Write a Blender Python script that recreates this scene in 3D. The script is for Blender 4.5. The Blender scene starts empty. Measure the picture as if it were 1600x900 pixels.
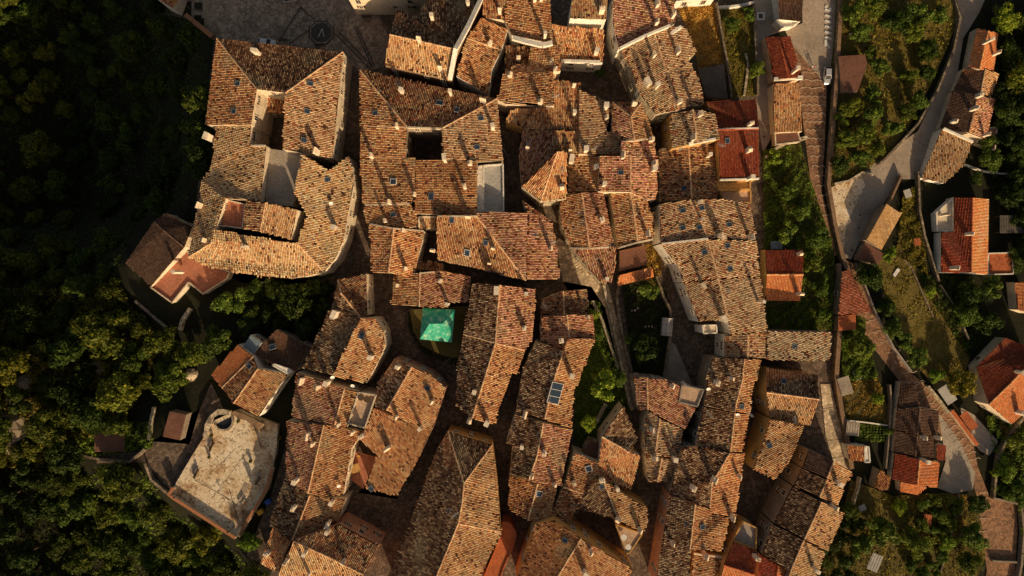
import bpy, math, random
import numpy as np
from mathutils import Vector
from mathutils.geometry import tessellate_polygon

random.seed(7)
rng = np.random.default_rng(7)
C = bpy.context.scene.collection
HCAM, S = 160.0, 0.15
sin, cos, PI = math.sin, math.cos, math.pi

# ------------------------------------------------------------------ terrain
BX = [(-500, 335), (0, 330), (200, 318), (330, 290), (400, 196), (450, 215), (500, 262), (560, 300), (620, 285),
      (680, 228), (735, 222), (770, 256), (840, 362), (900, 400), (1400, 520)]
DEPTH = [(-500, 48), (330, 44), (450, 17), (560, 9), (650, 7), (760, 12), (900, 20), (1400, 26)]
def _interp(tab, y):
    return np.interp(y, [t[0] for t in tab], [t[1] for t in tab])
def ground(px, py):
    px = np.asarray(px, float); py = np.asarray(py, float)
    d = np.maximum(_interp(BX, py) - px, 0)
    z = -_interp(DEPTH, py) * (1 - np.exp(-d / 70.0)) - 6 * np.clip((d - 150) / 300, 0, 1) + 0.07 * np.clip(d - 200, 0, 300)
    e = np.clip((px - 1195) / 420.0, 0, 1.8)
    return z - 5.0 * e * e * (3 - 2 * np.minimum(e, 1.5)) * 0.8
def gz(px, py): return float(ground(px, py))
def at(px, py, z=None):
    if z is None: z = gz(px, py)
    k = S * (HCAM - z) / HCAM
    return Vector(((px - 800) * k, (450 - py) * k, z))
def at_np(px, py, z):
    k = S * (HCAM - z) / HCAM
    return np.stack([(px - 800) * k, (450 - py) * k, z], -1)
def pip(x, y, poly):
    x = np.asarray(x, float); y = np.asarray(y, float)
    inside = np.zeros(x.shape, bool); n = len(poly)
    for i in range(n):
        x1, y1 = poly[i][0], poly[i][1]; x2, y2 = poly[(i + 1) % n][0], poly[(i + 1) % n][1]
        if y1 == y2: continue
        c = ((y1 > y) != (y2 > y)) & (x < (x2 - x1) * (y - y1) / (y2 - y1) + x1)
        inside ^= c
    return inside

# ------------------------------------------------------------------ materials
def nodes_of(name):
    m = bpy.data.materials.new(name); m.use_nodes = True
    nt = m.node_tree; bs = nt.nodes['Principled BSDF']
    bs.inputs['Roughness'].default_value = 0.9
    bs.inputs['Specular IOR Level'].default_value = 0.15
    return m, nt, bs
def N(nt, t, **kw):
    n = nt.nodes.new(t)
    for k, v in kw.items(): setattr(n, k, v)
    return n
def noise(nt, scale, detail=6, rough=0.6, src=None):
    if src is None:
        src = N(nt, 'ShaderNodeNewGeometry').outputs['Position']
    n = N(nt, 'ShaderNodeTexNoise'); n.inputs['Scale'].default_value = scale
    n.inputs['Detail'].default_value = detail; n.inputs['Roughness'].default_value = rough
    nt.links.new(src, n.inputs['Vector']); return n.outputs['Fac']
def ramp(nt, fac, stops):
    r = N(nt, 'ShaderNodeValToRGB'); e = r.color_ramp.elements
    while len(e) < len(stops): e.new(0.5)
    for k, (p, c) in enumerate(stops):
        e[k].position = p; e[k].color = (*c, 1)
    nt.links.new(fac, r.inputs['Fac']); return r.outputs['Color']
def mul(nt, a, b, f=1.0):
    m = N(nt, 'ShaderNodeMix', data_type='RGBA', blend_type='MULTIPLY'); m.inputs[0].default_value = f
    nt.links.new(a, m.inputs[6])
    if isinstance(b, tuple): m.inputs[7].default_value = (*b, 1)
    else: nt.links.new(b, m.inputs[7])
    return m.outputs[2]
def bump(nt, bs, h, strength, dist=0.1):
    b = N(nt, 'ShaderNodeBump'); b.inputs['Strength'].default_value = strength; b.inputs['Distance'].default_value = dist
    nt.links.new(h, b.inputs['Height']); nt.links.new(b.outputs['Normal'], bs.inputs['Normal'])
def sc(c, k): return tuple(min(1, x * k) for x in c)
def mat_rough(name, c, var=0.35, scale=0.6, fine=6.0, bumpy=0.3, rough=0.92):
    m, nt, bs = nodes_of(name)
    a = ramp(nt, noise(nt, scale), [(0.25, sc(c, 1 - var)), (0.5, c), (0.78, sc(c, 1 + var * 0.7))])
    f = noise(nt, fine, 4)
    b = ramp(nt, f, [(0.3, (0.62, 0.6, 0.58)), (0.6, (1, 1, 1))])
    nt.links.new(mul(nt, a, b), bs.inputs['Base Color']); bs.inputs['Roughness'].default_value = rough
    bump(nt, bs, f, bumpy, 0.08); return m
def mat_stone(name, c, cell=1.6, joint=0.45, mottle=0.5):
    m, nt, bs = nodes_of(name)
    pos = N(nt, 'ShaderNodeNewGeometry').outputs['Position']
    v = N(nt, 'ShaderNodeTexVoronoi', feature='DISTANCE_TO_EDGE'); v.inputs['Scale'].default_value = cell
    w = N(nt, 'ShaderNodeTexVoronoi'); w.inputs['Scale'].default_value = cell
    nt.links.new(pos, v.inputs['Vector']); nt.links.new(pos, w.inputs['Vector'])
    j = ramp(nt, v.outputs['Distance'], [(0.0, (joint,) * 3), (0.12, (1, 1, 1))])
    sep = N(nt, 'ShaderNodeSeparateColor'); nt.links.new(w.outputs['Color'], sep.inputs[0])
    s = ramp(nt, sep.outputs[0], [(0, sc(c, 0.6)), (0.6, c), (1, sc(c, 1.35))])
    big = ramp(nt, noise(nt, 0.18, 8, 0.65), [(0.3, (1 - mottle, 1 - mottle, 1 - mottle * 0.95)), (0.62, (1.0, 1.0, 1.0))])
    nt.links.new(mul(nt, mul(nt, s, j), big), bs.inputs['Base Color'])
    bump(nt, bs, v.outputs['Distance'], 0.5, 0.12); return m
def mat_attr(name, rough=0.9, var=0.3, scale=3.0, spec=0.15, trans=0.0):
    m, nt, bs = nodes_of(name)
    a = N(nt, 'ShaderNodeAttribute', attribute_name='tint')
    b = ramp(nt, noise(nt, scale, 5), [(0.28, (1 - var * 1.6,) * 3), (0.6, (1, 1, 1))])
    col = mul(nt, a.outputs['Color'], b)
    nt.links.new(col, bs.inputs['Base Color'])
    bs.inputs['Roughness'].default_value = rough; bs.inputs['Specular IOR Level'].default_value = spec
    return m
def mat_leaf(name, tone):
    m, nt, bs = nodes_of(name)
    a = N(nt, 'ShaderNodeAttribute', attribute_name='tint')
    oi = N(nt, 'ShaderNodeObjectInfo')
    hv = ramp(nt, oi.outputs['Random'], [(0, (0.72, 0.8, 0.7)), (0.5, (1, 1, 1)), (1, (1.3, 1.12, 0.9))])
    col = mul(nt, mul(nt, a.outputs['Color'], tone), hv)
    nt.links.new(col, bs.inputs['Base Color']); bs.inputs['Roughness'].default_value = 0.6
    tr = N(nt, 'ShaderNodeBsdfTranslucent'); nt.links.new(col, tr.inputs['Color'])
    mx = N(nt, 'ShaderNodeMixShader'); mx.inputs[0].default_value = 0.3
    nt.links.new(bs.outputs[0], mx.inputs[1]); nt.links.new(tr.outputs[0], mx.inputs[2])
    nt.links.new(mx.outputs[0], nt.nodes['Material Output'].inputs['Surface']); return m
def mat_plain(name, c, rough=0.5, metal=0.0, spec=0.4):
    m, nt, bs = nodes_of(name)
    f = ramp(nt, noise(nt, 2.0, 3), [(0.3, sc(c, 0.85)), (0.7, sc(c, 1.08))])
    nt.links.new(f, bs.inputs['Base Color'])
    bs.inputs['Roughness'].default_value = rough; bs.inputs['Metallic'].default_value = metal
    bs.inputs['Specular IOR Level'].default_value = spec; return m

M = {}
M['tile'] = mat_attr('clay_tile', 0.88, 0.28, 2.5)
M['pan'] = mat_rough('clay_pan', (0.2, 0.085, 0.04), 0.45, 0.5, 5)
for k, c in dict(cream=(0.74, 0.62, 0.46), white=(0.88, 0.82, 0.72), stone=(0.3, 0.24, 0.18), ochre=(0.6, 0.36, 0.13),
                 pink=(0.55, 0.29, 0.2), grey=(0.36, 0.31, 0.27), brown=(0.28, 0.18, 0.11), rust=(0.5, 0.15, 0.06),
                 beige=(0.62, 0.43, 0.29), redfloor=(0.5, 0.2, 0.12), blueglass=(0.2, 0.26, 0.3)).items():
    M[k] = mat_rough('plaster_' + k if k not in ('stone',) else 'rubble_stone', c, 0.3, 0.35, 2.2, 0.25)
M['rubble'] = mat_stone('rubble_wall', (0.33, 0.26, 0.18), 1.3)
M['pale_rubble'] = mat_stone('pale_rubble_wall', (0.6, 0.5, 0.35), 1.2)
M['cobble'] = mat_stone('cobble', (0.2, 0.145, 0.105), 1.5, 0.5)
M['piazza'] = mat_stone('piazza_stone', (0.40, 0.30, 0.22), 1.8, 0.7, 0.35)
m_, nt_, bs_ = nodes_of('worn_terrace_paving')
pos_ = N(nt_, 'ShaderNodeNewGeometry').outputs['Position']
v_ = N(nt_, 'ShaderNodeTexVoronoi'); v_.inputs['Scale'].default_value = 2.6; nt_.links.new(pos_, v_.inputs['Vector'])
e_ = N(nt_, 'ShaderNodeTexVoronoi', feature='DISTANCE_TO_EDGE'); e_.inputs['Scale'].default_value = 2.6; nt_.links.new(pos_, e_.inputs['Vector'])
s_ = N(nt_, 'ShaderNodeSeparateColor'); nt_.links.new(v_.outputs['Color'], s_.inputs[0])
c_ = ramp(nt_, s_.outputs[0], [(0, (0.3, 0.22, 0.15)), (0.16, (0.7, 0.58, 0.41)), (1, (0.9, 0.77, 0.58))])
c_ = mul(nt_, c_, ramp(nt_, e_.outputs['Distance'], [(0, (0.6, 0.55, 0.5)), (0.08, (1, 1, 1))]))
c_ = mul(nt_, c_, ramp(nt_, noise(nt_, 0.16, 9, 0.72), [(0.36, (0.45, 0.3, 0.2)), (0.45, (0.86, 0.78, 0.68)), (0.53, (1, 1, 1))]))
c_ = mul(nt_, c_, ramp(nt_, noise(nt_, 0.9, 8, 0.75), [(0.3, (0.5, 0.4, 0.3)), (0.4, (1, 1, 1))]))
nt_.links.new(c_, bs_.inputs['Base Color']); bump(nt_, bs_, e_.outputs['Distance'], 0.4, 0.08); M['terrace'] = m_
M['asphalt'] = mat_rough('asphalt', (0.42, 0.34, 0.265), 0.35, 0.2, 3, 0.15)
M['concrete'] = mat_rough('concrete', (0.42, 0.36, 0.29), 0.35, 0.3, 3, 0.15)
M['redpath'] = mat_stone('brown_setts', (0.34, 0.19, 0.11), 2.0, 0.7, 0.3)
M['palepath'] = mat_stone('pale_setts', (0.78, 0.6, 0.4), 1.3, 0.6, 0.45)
M['grassland'] = mat_rough('turf', (0.17, 0.13, 0.035), 0.5, 0.16, 2.5, 0.6)
M['darksoil'] = mat_rough('dark_soil', (0.035, 0.028, 0.018), 0.5, 0.2, 2.0, 0.5)
M['garden'] = mat_rough('garden_earth', (0.14, 0.11, 0.035), 0.5, 0.25, 2.5, 0.5)
M['drygrass'] = mat_rough('dry_turf', (0.42, 0.25, 0.07), 0.5, 0.5, 3.5, 0.5)
M['lawn'] = mat_rough('lawn', (0.1, 0.14, 0.025), 0.4, 0.4, 4, 0.5)
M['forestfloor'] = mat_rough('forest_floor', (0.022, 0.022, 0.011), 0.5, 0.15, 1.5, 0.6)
M['glass'] = mat_plain('skylight_glass', (0.03, 0.05, 0.08), 0.15, 0, 0.5)
M['frame'] = mat_plain('grey_frame', (0.22, 0.22, 0.22), 0.5)
M['whiteframe'] = mat_plain('white_frame', (0.75, 0.72, 0.68), 0.5)
M['pane'] = mat_plain('window_pane', (0.02, 0.022, 0.025), 0.2, 0, 0.5)
M['wood'] = mat_plain('dark_wood', (0.09, 0.055, 0.03), 0.75)
M['shutter'] = mat_plain('shutter_wood', (0.13, 0.065, 0.03), 0.7)
M['chim'] = mat_rough('chimney_render', (0.88, 0.76, 0.6), 0.25, 1.2, 4, 0.3)
M['chimcap'] = mat_rough('chimney_cap', (0.85, 0.68, 0.48), 0.3, 2, 5, 0.3)
M['metal'] = mat_plain('grey_metal', (0.45, 0.45, 0.44), 0.45, 0.4)
M['white'] = M['white']; M['paint'] = mat_rough('road_paint', (0.78, 0.75, 0.7), 0.25, 0.8, 5, 0.1)
M['inlay'] = mat_rough('stone_inlay', (0.1, 0.085, 0.075), 0.3, 0.6, 3, 0.15)
M['joint'] = mat_rough('pale_joint', (0.6, 0.46, 0.32), 0.3, 0.6, 3, 0.1)
M['carpaint'] = mat_plain('silver_paint', (0.62, 0.63, 0.63), 0.28, 0.35, 0.5)
M['whitepaint'] = mat_plain('white_car_paint', (0.8, 0.8, 0.79), 0.28, 0.0, 0.5)
M['tyre'] = mat_plain('tyre_rubber', (0.02, 0.02, 0.02), 0.8)
M['lamp'] = mat_plain('lamp_lens', (0.6, 0.6, 0.55), 0.2)
M['bark'] = mat_rough('bark', (0.09, 0.065, 0.04), 0.4, 1, 6)
M['blue'] = mat_plain('blue_plastic', (0.03, 0.09, 0.4), 0.5)
M['yellow'] = mat_plain('yellow_plastic', (0.7, 0.42, 0.03), 0.5)
M['teal'] = mat_plain('teal_cover', (0.02, 0.22, 0.17), 0.6)
M['corr'] = mat_rough('weathered_sheet', (0.14, 0.12, 0.1), 0.35, 0.5, 3, 0.2)
M['corrpale'] = mat_rough('pale_sheet', (0.5, 0.48, 0.44), 0.3, 0.5, 3, 0.2)
M['rock'] = mat_stone('cliff_rock', (0.4, 0.32, 0.22), 0.35, 0.4)
M['redcloth'] = mat_plain('red_cloth', (0.55, 0.05, 0.03), 0.8)
M['skin'] = mat_plain('skin', (0.5, 0.3, 0.2), 0.6)
M['darkcloth'] = mat_plain('dark_cloth', (0.03, 0.035, 0.06), 0.85)
M['pot'] = mat_rough('terracotta_pot', (0.45, 0.2, 0.1), 0.3, 3, 8)
M['cover'] = mat_rough('brown_sheet', (0.2, 0.095, 0.065), 0.3, 0.4, 3, 0.2)
# green canopy with pale bleached patches
m, nt, bs = nodes_of('green_canvas')
nt.links.new(ramp(nt, noise(nt, 1.1, 9, 0.75), [(0.42, (0.03, 0.36, 0.23)), (0.54, (0.1, 0.5, 0.34)), (0.66, (0.62, 0.72, 0.52))]), bs.inputs['Base Color'])
M['canvas'] = m
LEAF = dict(dark=(0.75, 0.88, 0.5), mid=(1.45, 1.6, 0.95), bright=(2.5, 2.7, 1.1), olive=(1.65, 1.55, 0.75), gold=(3.6, 2.1, 1.1), wood=(0.85, 0.82, 0.42), woodlit=(1.35, 1.15, 0.55), black=(0.42, 0.52, 0.33))  # black holds deep shade and woodlit holds sun, painted into leaf colour
for k, c in LEAF.items(): M['leaf_' + k] = mat_leaf('leaf_' + k, c)

# ------------------------------------------------------------------ mesh helpers
class MB:
    def __init__(s): s.v = []; s.f = []; s.m = []; s.mats = []
    def mi(s, m):
        if m not in s.mats: s.mats.append(m)
        return s.mats.index(m)
    def poly(s, pts, mat):
        b = len(s.v); s.v += [tuple(p) for p in pts]; s.f.append(tuple(range(b, b + len(pts)))); s.m.append(s.mi(mat))
    def box(s, c, size, mat, rot=0.0, top=(1, 1), axes=None):
        cx, cy, cz = c; sx, sy, sz = size; b = len(s.v)
        for dz, k in ((0, (1, 1)), (1, top)):
            for dx, dy in ((-.5, -.5), (.5, -.5), (.5, .5), (-.5, .5)):
                x, y = dx * sx * k[0], dy * sy * k[1]
                s.v.append((cx + x * cos(rot) - y * sin(rot), cy + x * sin(rot) + y * cos(rot), cz + dz * sz))
        i = s.mi(mat)
        for q in ((3, 2, 1, 0), (4, 5, 6, 7), (0, 1, 5, 4), (1, 2, 6, 5), (2, 3, 7, 6), (3, 0, 4, 7)):
            s.f.append(tuple(b + k for k in q)); s.m.append(i)
    def tube(s, p0, p1, r0, r1, mat, n=6, caps=True):
        p0 = Vector(p0); p1 = Vector(p1); d = (p1 - p0).normalized()
        a = d.orthogonal().normalized(); c = d.cross(a); b = len(s.v); i = s.mi(mat)
        for p, r in ((p0, r0), (p1, r1)):
            for k in range(n):
                t = 2 * PI * k / n; s.v.append(tuple(p + a * (r * cos(t)) + c * (r * sin(t))))
        for k in range(n):
            s.f.append((b + k, b + (k + 1) % n, b + n + (k + 1) % n, b + n + k)); s.m.append(i)
        if caps:
            s.f.append(tuple(b + k for k in reversed(range(n)))); s.m.append(i)
            s.f.append(tuple(b + n + k for k in range(n))); s.m.append(i)
    def loft(s, rings, mat, caps=True):
        i = s.mi(mat); b = len(s.v); n = len(rings[0])
        for r in rings: s.v += [tuple(p) for p in r]
        for j in range(len(rings) - 1):
            for k in range(n):
                s.f.append((b + j * n + k, b + j * n + (k + 1) % n, b + (j + 1) * n + (k + 1) % n, b + (j + 1) * n + k)); s.m.append(i)
        if caps:
            s.f.append(tuple(b + k for k in reversed(range(n)))); s.m.append(i)
            s.f.append(tuple(b + (len(rings) - 1) * n + k for k in range(n))); s.m.append(i)
    def mesh(s, name):
        me = bpy.data.meshes.new(name); me.from_pydata(s.v, [], s.f)
        for m in s.mats: me.materials.append(M[m])
        me.polygons.foreach_set('material_index', s.m); me.update(); return me
    def build(s, name, parent=None, loc=None, mesh=None):
        return link(name, s.mesh(name), parent, loc)
def link(name, me, parent=None, loc=None):
    o = bpy.data.objects.new(name, me); C.objects.link(o)
    if parent is not None: o.parent = parent
    if loc is not None: o.location = loc
    return o
def tag(o, label=None, cat=None, group=None, kind=None):
    for k, v in (('label', label), ('category', cat), ('group', group), ('kind', kind)):
        if v: o[k] = v
    return o
def empty(name, loc, label, cat, group=None, rz=0):
    o = bpy.data.objects.new(name, None); C.objects.link(o); o.location = loc; o.rotation_euler.z = rz
    o.empty_display_size = 0.5
    return tag(o, label, cat, group)
def copy_tree(o, parent=None):
    c = o.copy(); C.objects.link(c)
    if parent is not None: c.parent = parent
    for ch in list(o.children): copy_tree(ch, c)
    return c
def np_mesh(name, verts, quads, tint, mats, mat_idx=None):
    me = bpy.data.meshes.new(name)
    nv, nf, k = len(verts), len(quads), quads.shape[1]
    me.vertices.add(nv); me.vertices.foreach_set('co', np.ascontiguousarray(verts, np.float32).ravel())
    me.loops.add(nf * k); me.loops.foreach_set('vertex_index', np.ascontiguousarray(quads, np.int32).ravel())
    me.polygons.add(nf); me.polygons.foreach_set('loop_start', np.arange(0, nf * k, k, dtype=np.int32))
    for m in mats: me.materials.append(M[m])
    if mat_idx is not None: me.polygons.foreach_set('material_index', np.ascontiguousarray(mat_idx, np.int32))
    me.update(calc_edges=True)
    if tint is not None:
        at_ = me.attributes.new('tint', 'FLOAT_COLOR', 'FACE')
        col = np.ones((nf, 4), np.float32); col[:, :3] = tint
        at_.data.foreach_set('color', col.ravel())
    return me
# ------------------------------------------------------------------ clay tile roofs
STRAW, PALE, ORANGE, RBROWN, BROWN, OLIVE, DARK, PINKY = ((0.80, 0.455, 0.20), (0.88, 0.58, 0.32), (0.70, 0.305, 0.125), (0.45, 0.155, 0.078),
    (0.37, 0.165, 0.08), (0.47, 0.33, 0.18), (0.11, 0.042, 0.024), (0.72, 0.35, 0.23))
PAL = {
 'straw': ([STRAW, PALE, ORANGE, BROWN, OLIVE, DARK], [.50, .18, .17, .06, .05, .04]),
 'mix': ([STRAW, PALE, ORANGE, RBROWN, BROWN, OLIVE, DARK], [.36, .07, .27, .11, .10, .05, .04]),
 'orange': ([STRAW, PALE, ORANGE, RBROWN, BROWN, DARK], [.36, .07, .40, .09, .05, .03]),
 'red': ([PINKY, RBROWN, STRAW, BROWN, PALE, DARK, OLIVE], [.42, .19, .18, .10, .04, .04, .03]),
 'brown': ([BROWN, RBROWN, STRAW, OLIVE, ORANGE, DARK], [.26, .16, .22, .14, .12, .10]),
 'terra': ([(0.92, 0.32, 0.11), (0.88, 0.28, 0.095), (0.92, 0.4, 0.17), (0.72, 0.25, 0.11)], [.45, .27, .18, .1]),
 'dusty': ([(0.70, 0.455, 0.25), (0.82, 0.58, 0.36), (0.55, 0.32, 0.17), RBROWN, (0.36, 0.27, 0.17), DARK], [.38, .14, .24, .1, .09, .05]),
 'worn': ([(0.66, 0.46, 0.27), (0.30, 0.155, 0.085), (0.2, 0.1, 0.055), (0.42, 0.27, 0.15), (0.07, 0.035, 0.02)], [.27, .28, .17, .16, .12]),  # weathered brown, with the shade of slopes turned from the sun painted in
 'darkworn': ([(0.55, 0.36, 0.2), (0.24, 0.125, 0.07), (0.15, 0.075, 0.042), (0.33, 0.21, 0.12), (0.06, 0.03, 0.018)], [.2, .3, .22, .14, .14]),  # deeper shade of north and west slopes painted into the tile colours
 'redold': ([(0.5, 0.16, 0.085), (0.42, 0.13, 0.07), (0.6, 0.24, 0.14), (0.3, 0.1, 0.06)], [.4, .25, .2, .15]),
 'reed': ([(0.66, 0.4, 0.17), (0.58, 0.33, 0.13), (0.74, 0.48, 0.22)], [.4, .3, .3]),
 'darkred': ([(0.36, 0.07, 0.032), (0.28, 0.05, 0.025), (0.44, 0.11, 0.05)], [.55, .3, .15]),
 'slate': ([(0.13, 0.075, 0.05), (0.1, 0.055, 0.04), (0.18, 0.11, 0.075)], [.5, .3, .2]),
 'rusty': ([ORANGE, RBROWN, (0.5, 0.2, 0.05), DARK, STRAW], [.35, .2, .25, .1, .1]),
}
MODERN = ('terra', 'darkred', 'slate', 'redold', 'reed')
def patch_noise(x, y, seed):
    r = np.random.default_rng(seed); o = np.zeros_like(x)
    for k in range(6):
        a, f, p = r.uniform(0, 2 * PI), r.uniform(0.25, 1.3), r.uniform(0, 6.3)
        o += np.sin((x * cos(a) + y * sin(a)) * f + p)
    return o / 3.0
HOUSES = []
def tiles_for(poly3, pal, seed, pitch=0.37, length=0.52):
    """poly3: world vertices of one roof face -> tile verts (n,8,3) and colours (n,3)"""
    P = np.array(poly3); r = np.random.default_rng(seed)
    A = np.c_[P[:, :2], np.ones(len(P))]; (gx, gy, g0), *_ = np.linalg.lstsq(A, P[:, 2], rcond=None)
    g = math.hypot(gx, gy)
    if g < 0.02: gx, gy, g = 0.0, 0.02, 0.02
    d = np.array([-gx, -gy]) / g; a = np.array([-d[1], d[0]])
    if pal in MODERN: pitch, length = 0.34, 0.46
    uv = np.c_[P[:, :2] @ a, P[:, :2] @ d]
    lo, hi = uv.min(0), uv.max(0)
    I, J = np.meshgrid(np.arange(lo[0] - .1, hi[0] + pitch, pitch), np.arange(lo[1] - .2, hi[1] + length, length), indexing='ij')
    off = r.uniform(-.5, .5, I.shape[0])[:, None] * length * (0.1 if pal in MODERN else 0.3)
    u = I.ravel(); v = (J + off).ravel()
    ok = pip(u, v, uv); u, v = u[ok], v[ok]
    n = len(u); old = pal not in MODERN
    if n == 0: return np.zeros((0, 8, 3)), np.zeros((0, 3))
    cx, cy = u * a[0] + v * d[0], u * a[1] + v * d[1]
    # height of the actual (possibly twisted) face under each tile
    zc = gx * cx + gy * cy + g0; z = zc.copy()
    for t in tessellate_polygon([[Vector((*p[:2], 0)) for p in poly3]]):
        T = P[list(t)]; m_ = np.c_[T[:, :2], np.ones(3)]
        if abs(np.linalg.det(m_)) < 1e-6: continue
        s_ = np.linalg.solve(m_, T[:, 2]); q = pip(cx, cy, T); z[q] = cx[q] * s_[0] + cy[q] * s_[1] + s_[2]
    dz = z - zc
    sag = patch_noise(cx, cy, seed + 5) * (0.035 if old else 0.0)
    if old:
        u = u + r.normal(0, .011, n); v = v + r.normal(0, .05, n)
    ang = r.normal(0, .018 if old else .01, n)
    lift = np.abs(r.normal(0, .022 if old else .006, n)) + np.maximum(sag, -0.02) + 0.03
    hw = pitch * 0.41
    us = np.array([-hw, -hw * .5, hw * .5, hw]); hs = np.array([0.0, .09, .09, 0.0]) * (1 if old else .7)
    V = np.zeros((n, 2, 4, 3))
    for si, sv in enumerate((-length * .54, length * .54)):
        for k in range(4):
            taper = 0.86 if si == 0 else 1.0
            uu = u + us[k] * taper + ang * sv; vv = v + sv
            x, y = uu * a[0] + vv * d[0], uu * a[1] + vv * d[1]
            V[:, si, k, 0] = x; V[:, si, k, 1] = y
            V[:, si, k, 2] = gx * x + gy * y + g0 + dz + hs[k] * taper + lift + (0.035 if si else 0.0)
    cols, w = PAL[pal]; cols = np.array(cols); w = np.array(w) / sum(w)
    # runs of like tiles along a column: mix column preference with per tile choice
    idx = r.choice(len(cols), n, p=w)
    col = cols[idx] * 0.9 * np.exp(r.normal(0, .105 if old else .08, n))[:, None]
    pn = patch_noise(cx * .8, cy * .8, seed + 9)
    lum = col @ np.array((.3, .59, .11)); k_ = (.0 if pal in ('dusty', 'worn') else .05) if old else 0.0; col = col * (1 - k_) + lum[:, None] * np.array((1.12, 1.0, .8)) * k_
    hb = np.random.default_rng(seed // 101 + 11); col *= np.exp(hb.normal(0, .1)) * (1 + np.array((.03, 0, -.02)) * hb.normal(0, 1.2))
    if old:
        col *= (1.0 + .22 * pn)[:, None]
        lich = np.clip(pn - .5, 0, 1)[:, None]; col = col * (1 - .5 * lich) + np.array((.3, .27, .16)) * .5 * lich
    else:
        st = patch_noise(cx * 1.6, cy * .5, seed + 21); col *= (1.0 + .09 * pn + .07 * st)[:, None]; gr = (np.clip(pn * st, 0, .5) * .25)[:, None]; col = col * (1 - gr) + col.mean(1)[:, None] * gr
    return V.reshape(n, 8, 3), np.clip(col, 0.01, .92)
def caps_for(p0, p1, pal, seed):
    r = np.random.default_rng(seed); p0 = np.array(p0); p1 = np.array(p1); L = np.linalg.norm(p1 - p0)
    n = max(1, int(L / .5)); d = (p1 - p0) / L; s = np.array([-d[1], d[0], 0]); s /= max(1e-6, np.linalg.norm(s))
    V = np.zeros((n, 8, 3))
    for i in range(n):
        a = p0 + d * L * i / n; b = p0 + d * L * (i + 1.06) / n; j = r.normal(0, .02)
        for si, q in enumerate((a, b)):
            for k, (w_, h_) in enumerate(((-.19, .05), (-.1, .18), (.1, .18), (.19, .05))):
                V[i, si * 4 + k] = q + s * (w_ + j) + np.array((0, 0, h_ + .03 * si))
    base = np.array((0.84, 0.5, 0.28)) if pal not in MODERN else np.array(PAL[pal][0][2]) * 1.1
    return V, np.clip(base * np.exp(r.normal(0, .18, n))[:, None], 0, .9)
TQ = np.array([(0, 1, 5, 4), (1, 2, 6, 5), (2, 3, 7, 6)])
WINS = []
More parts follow.
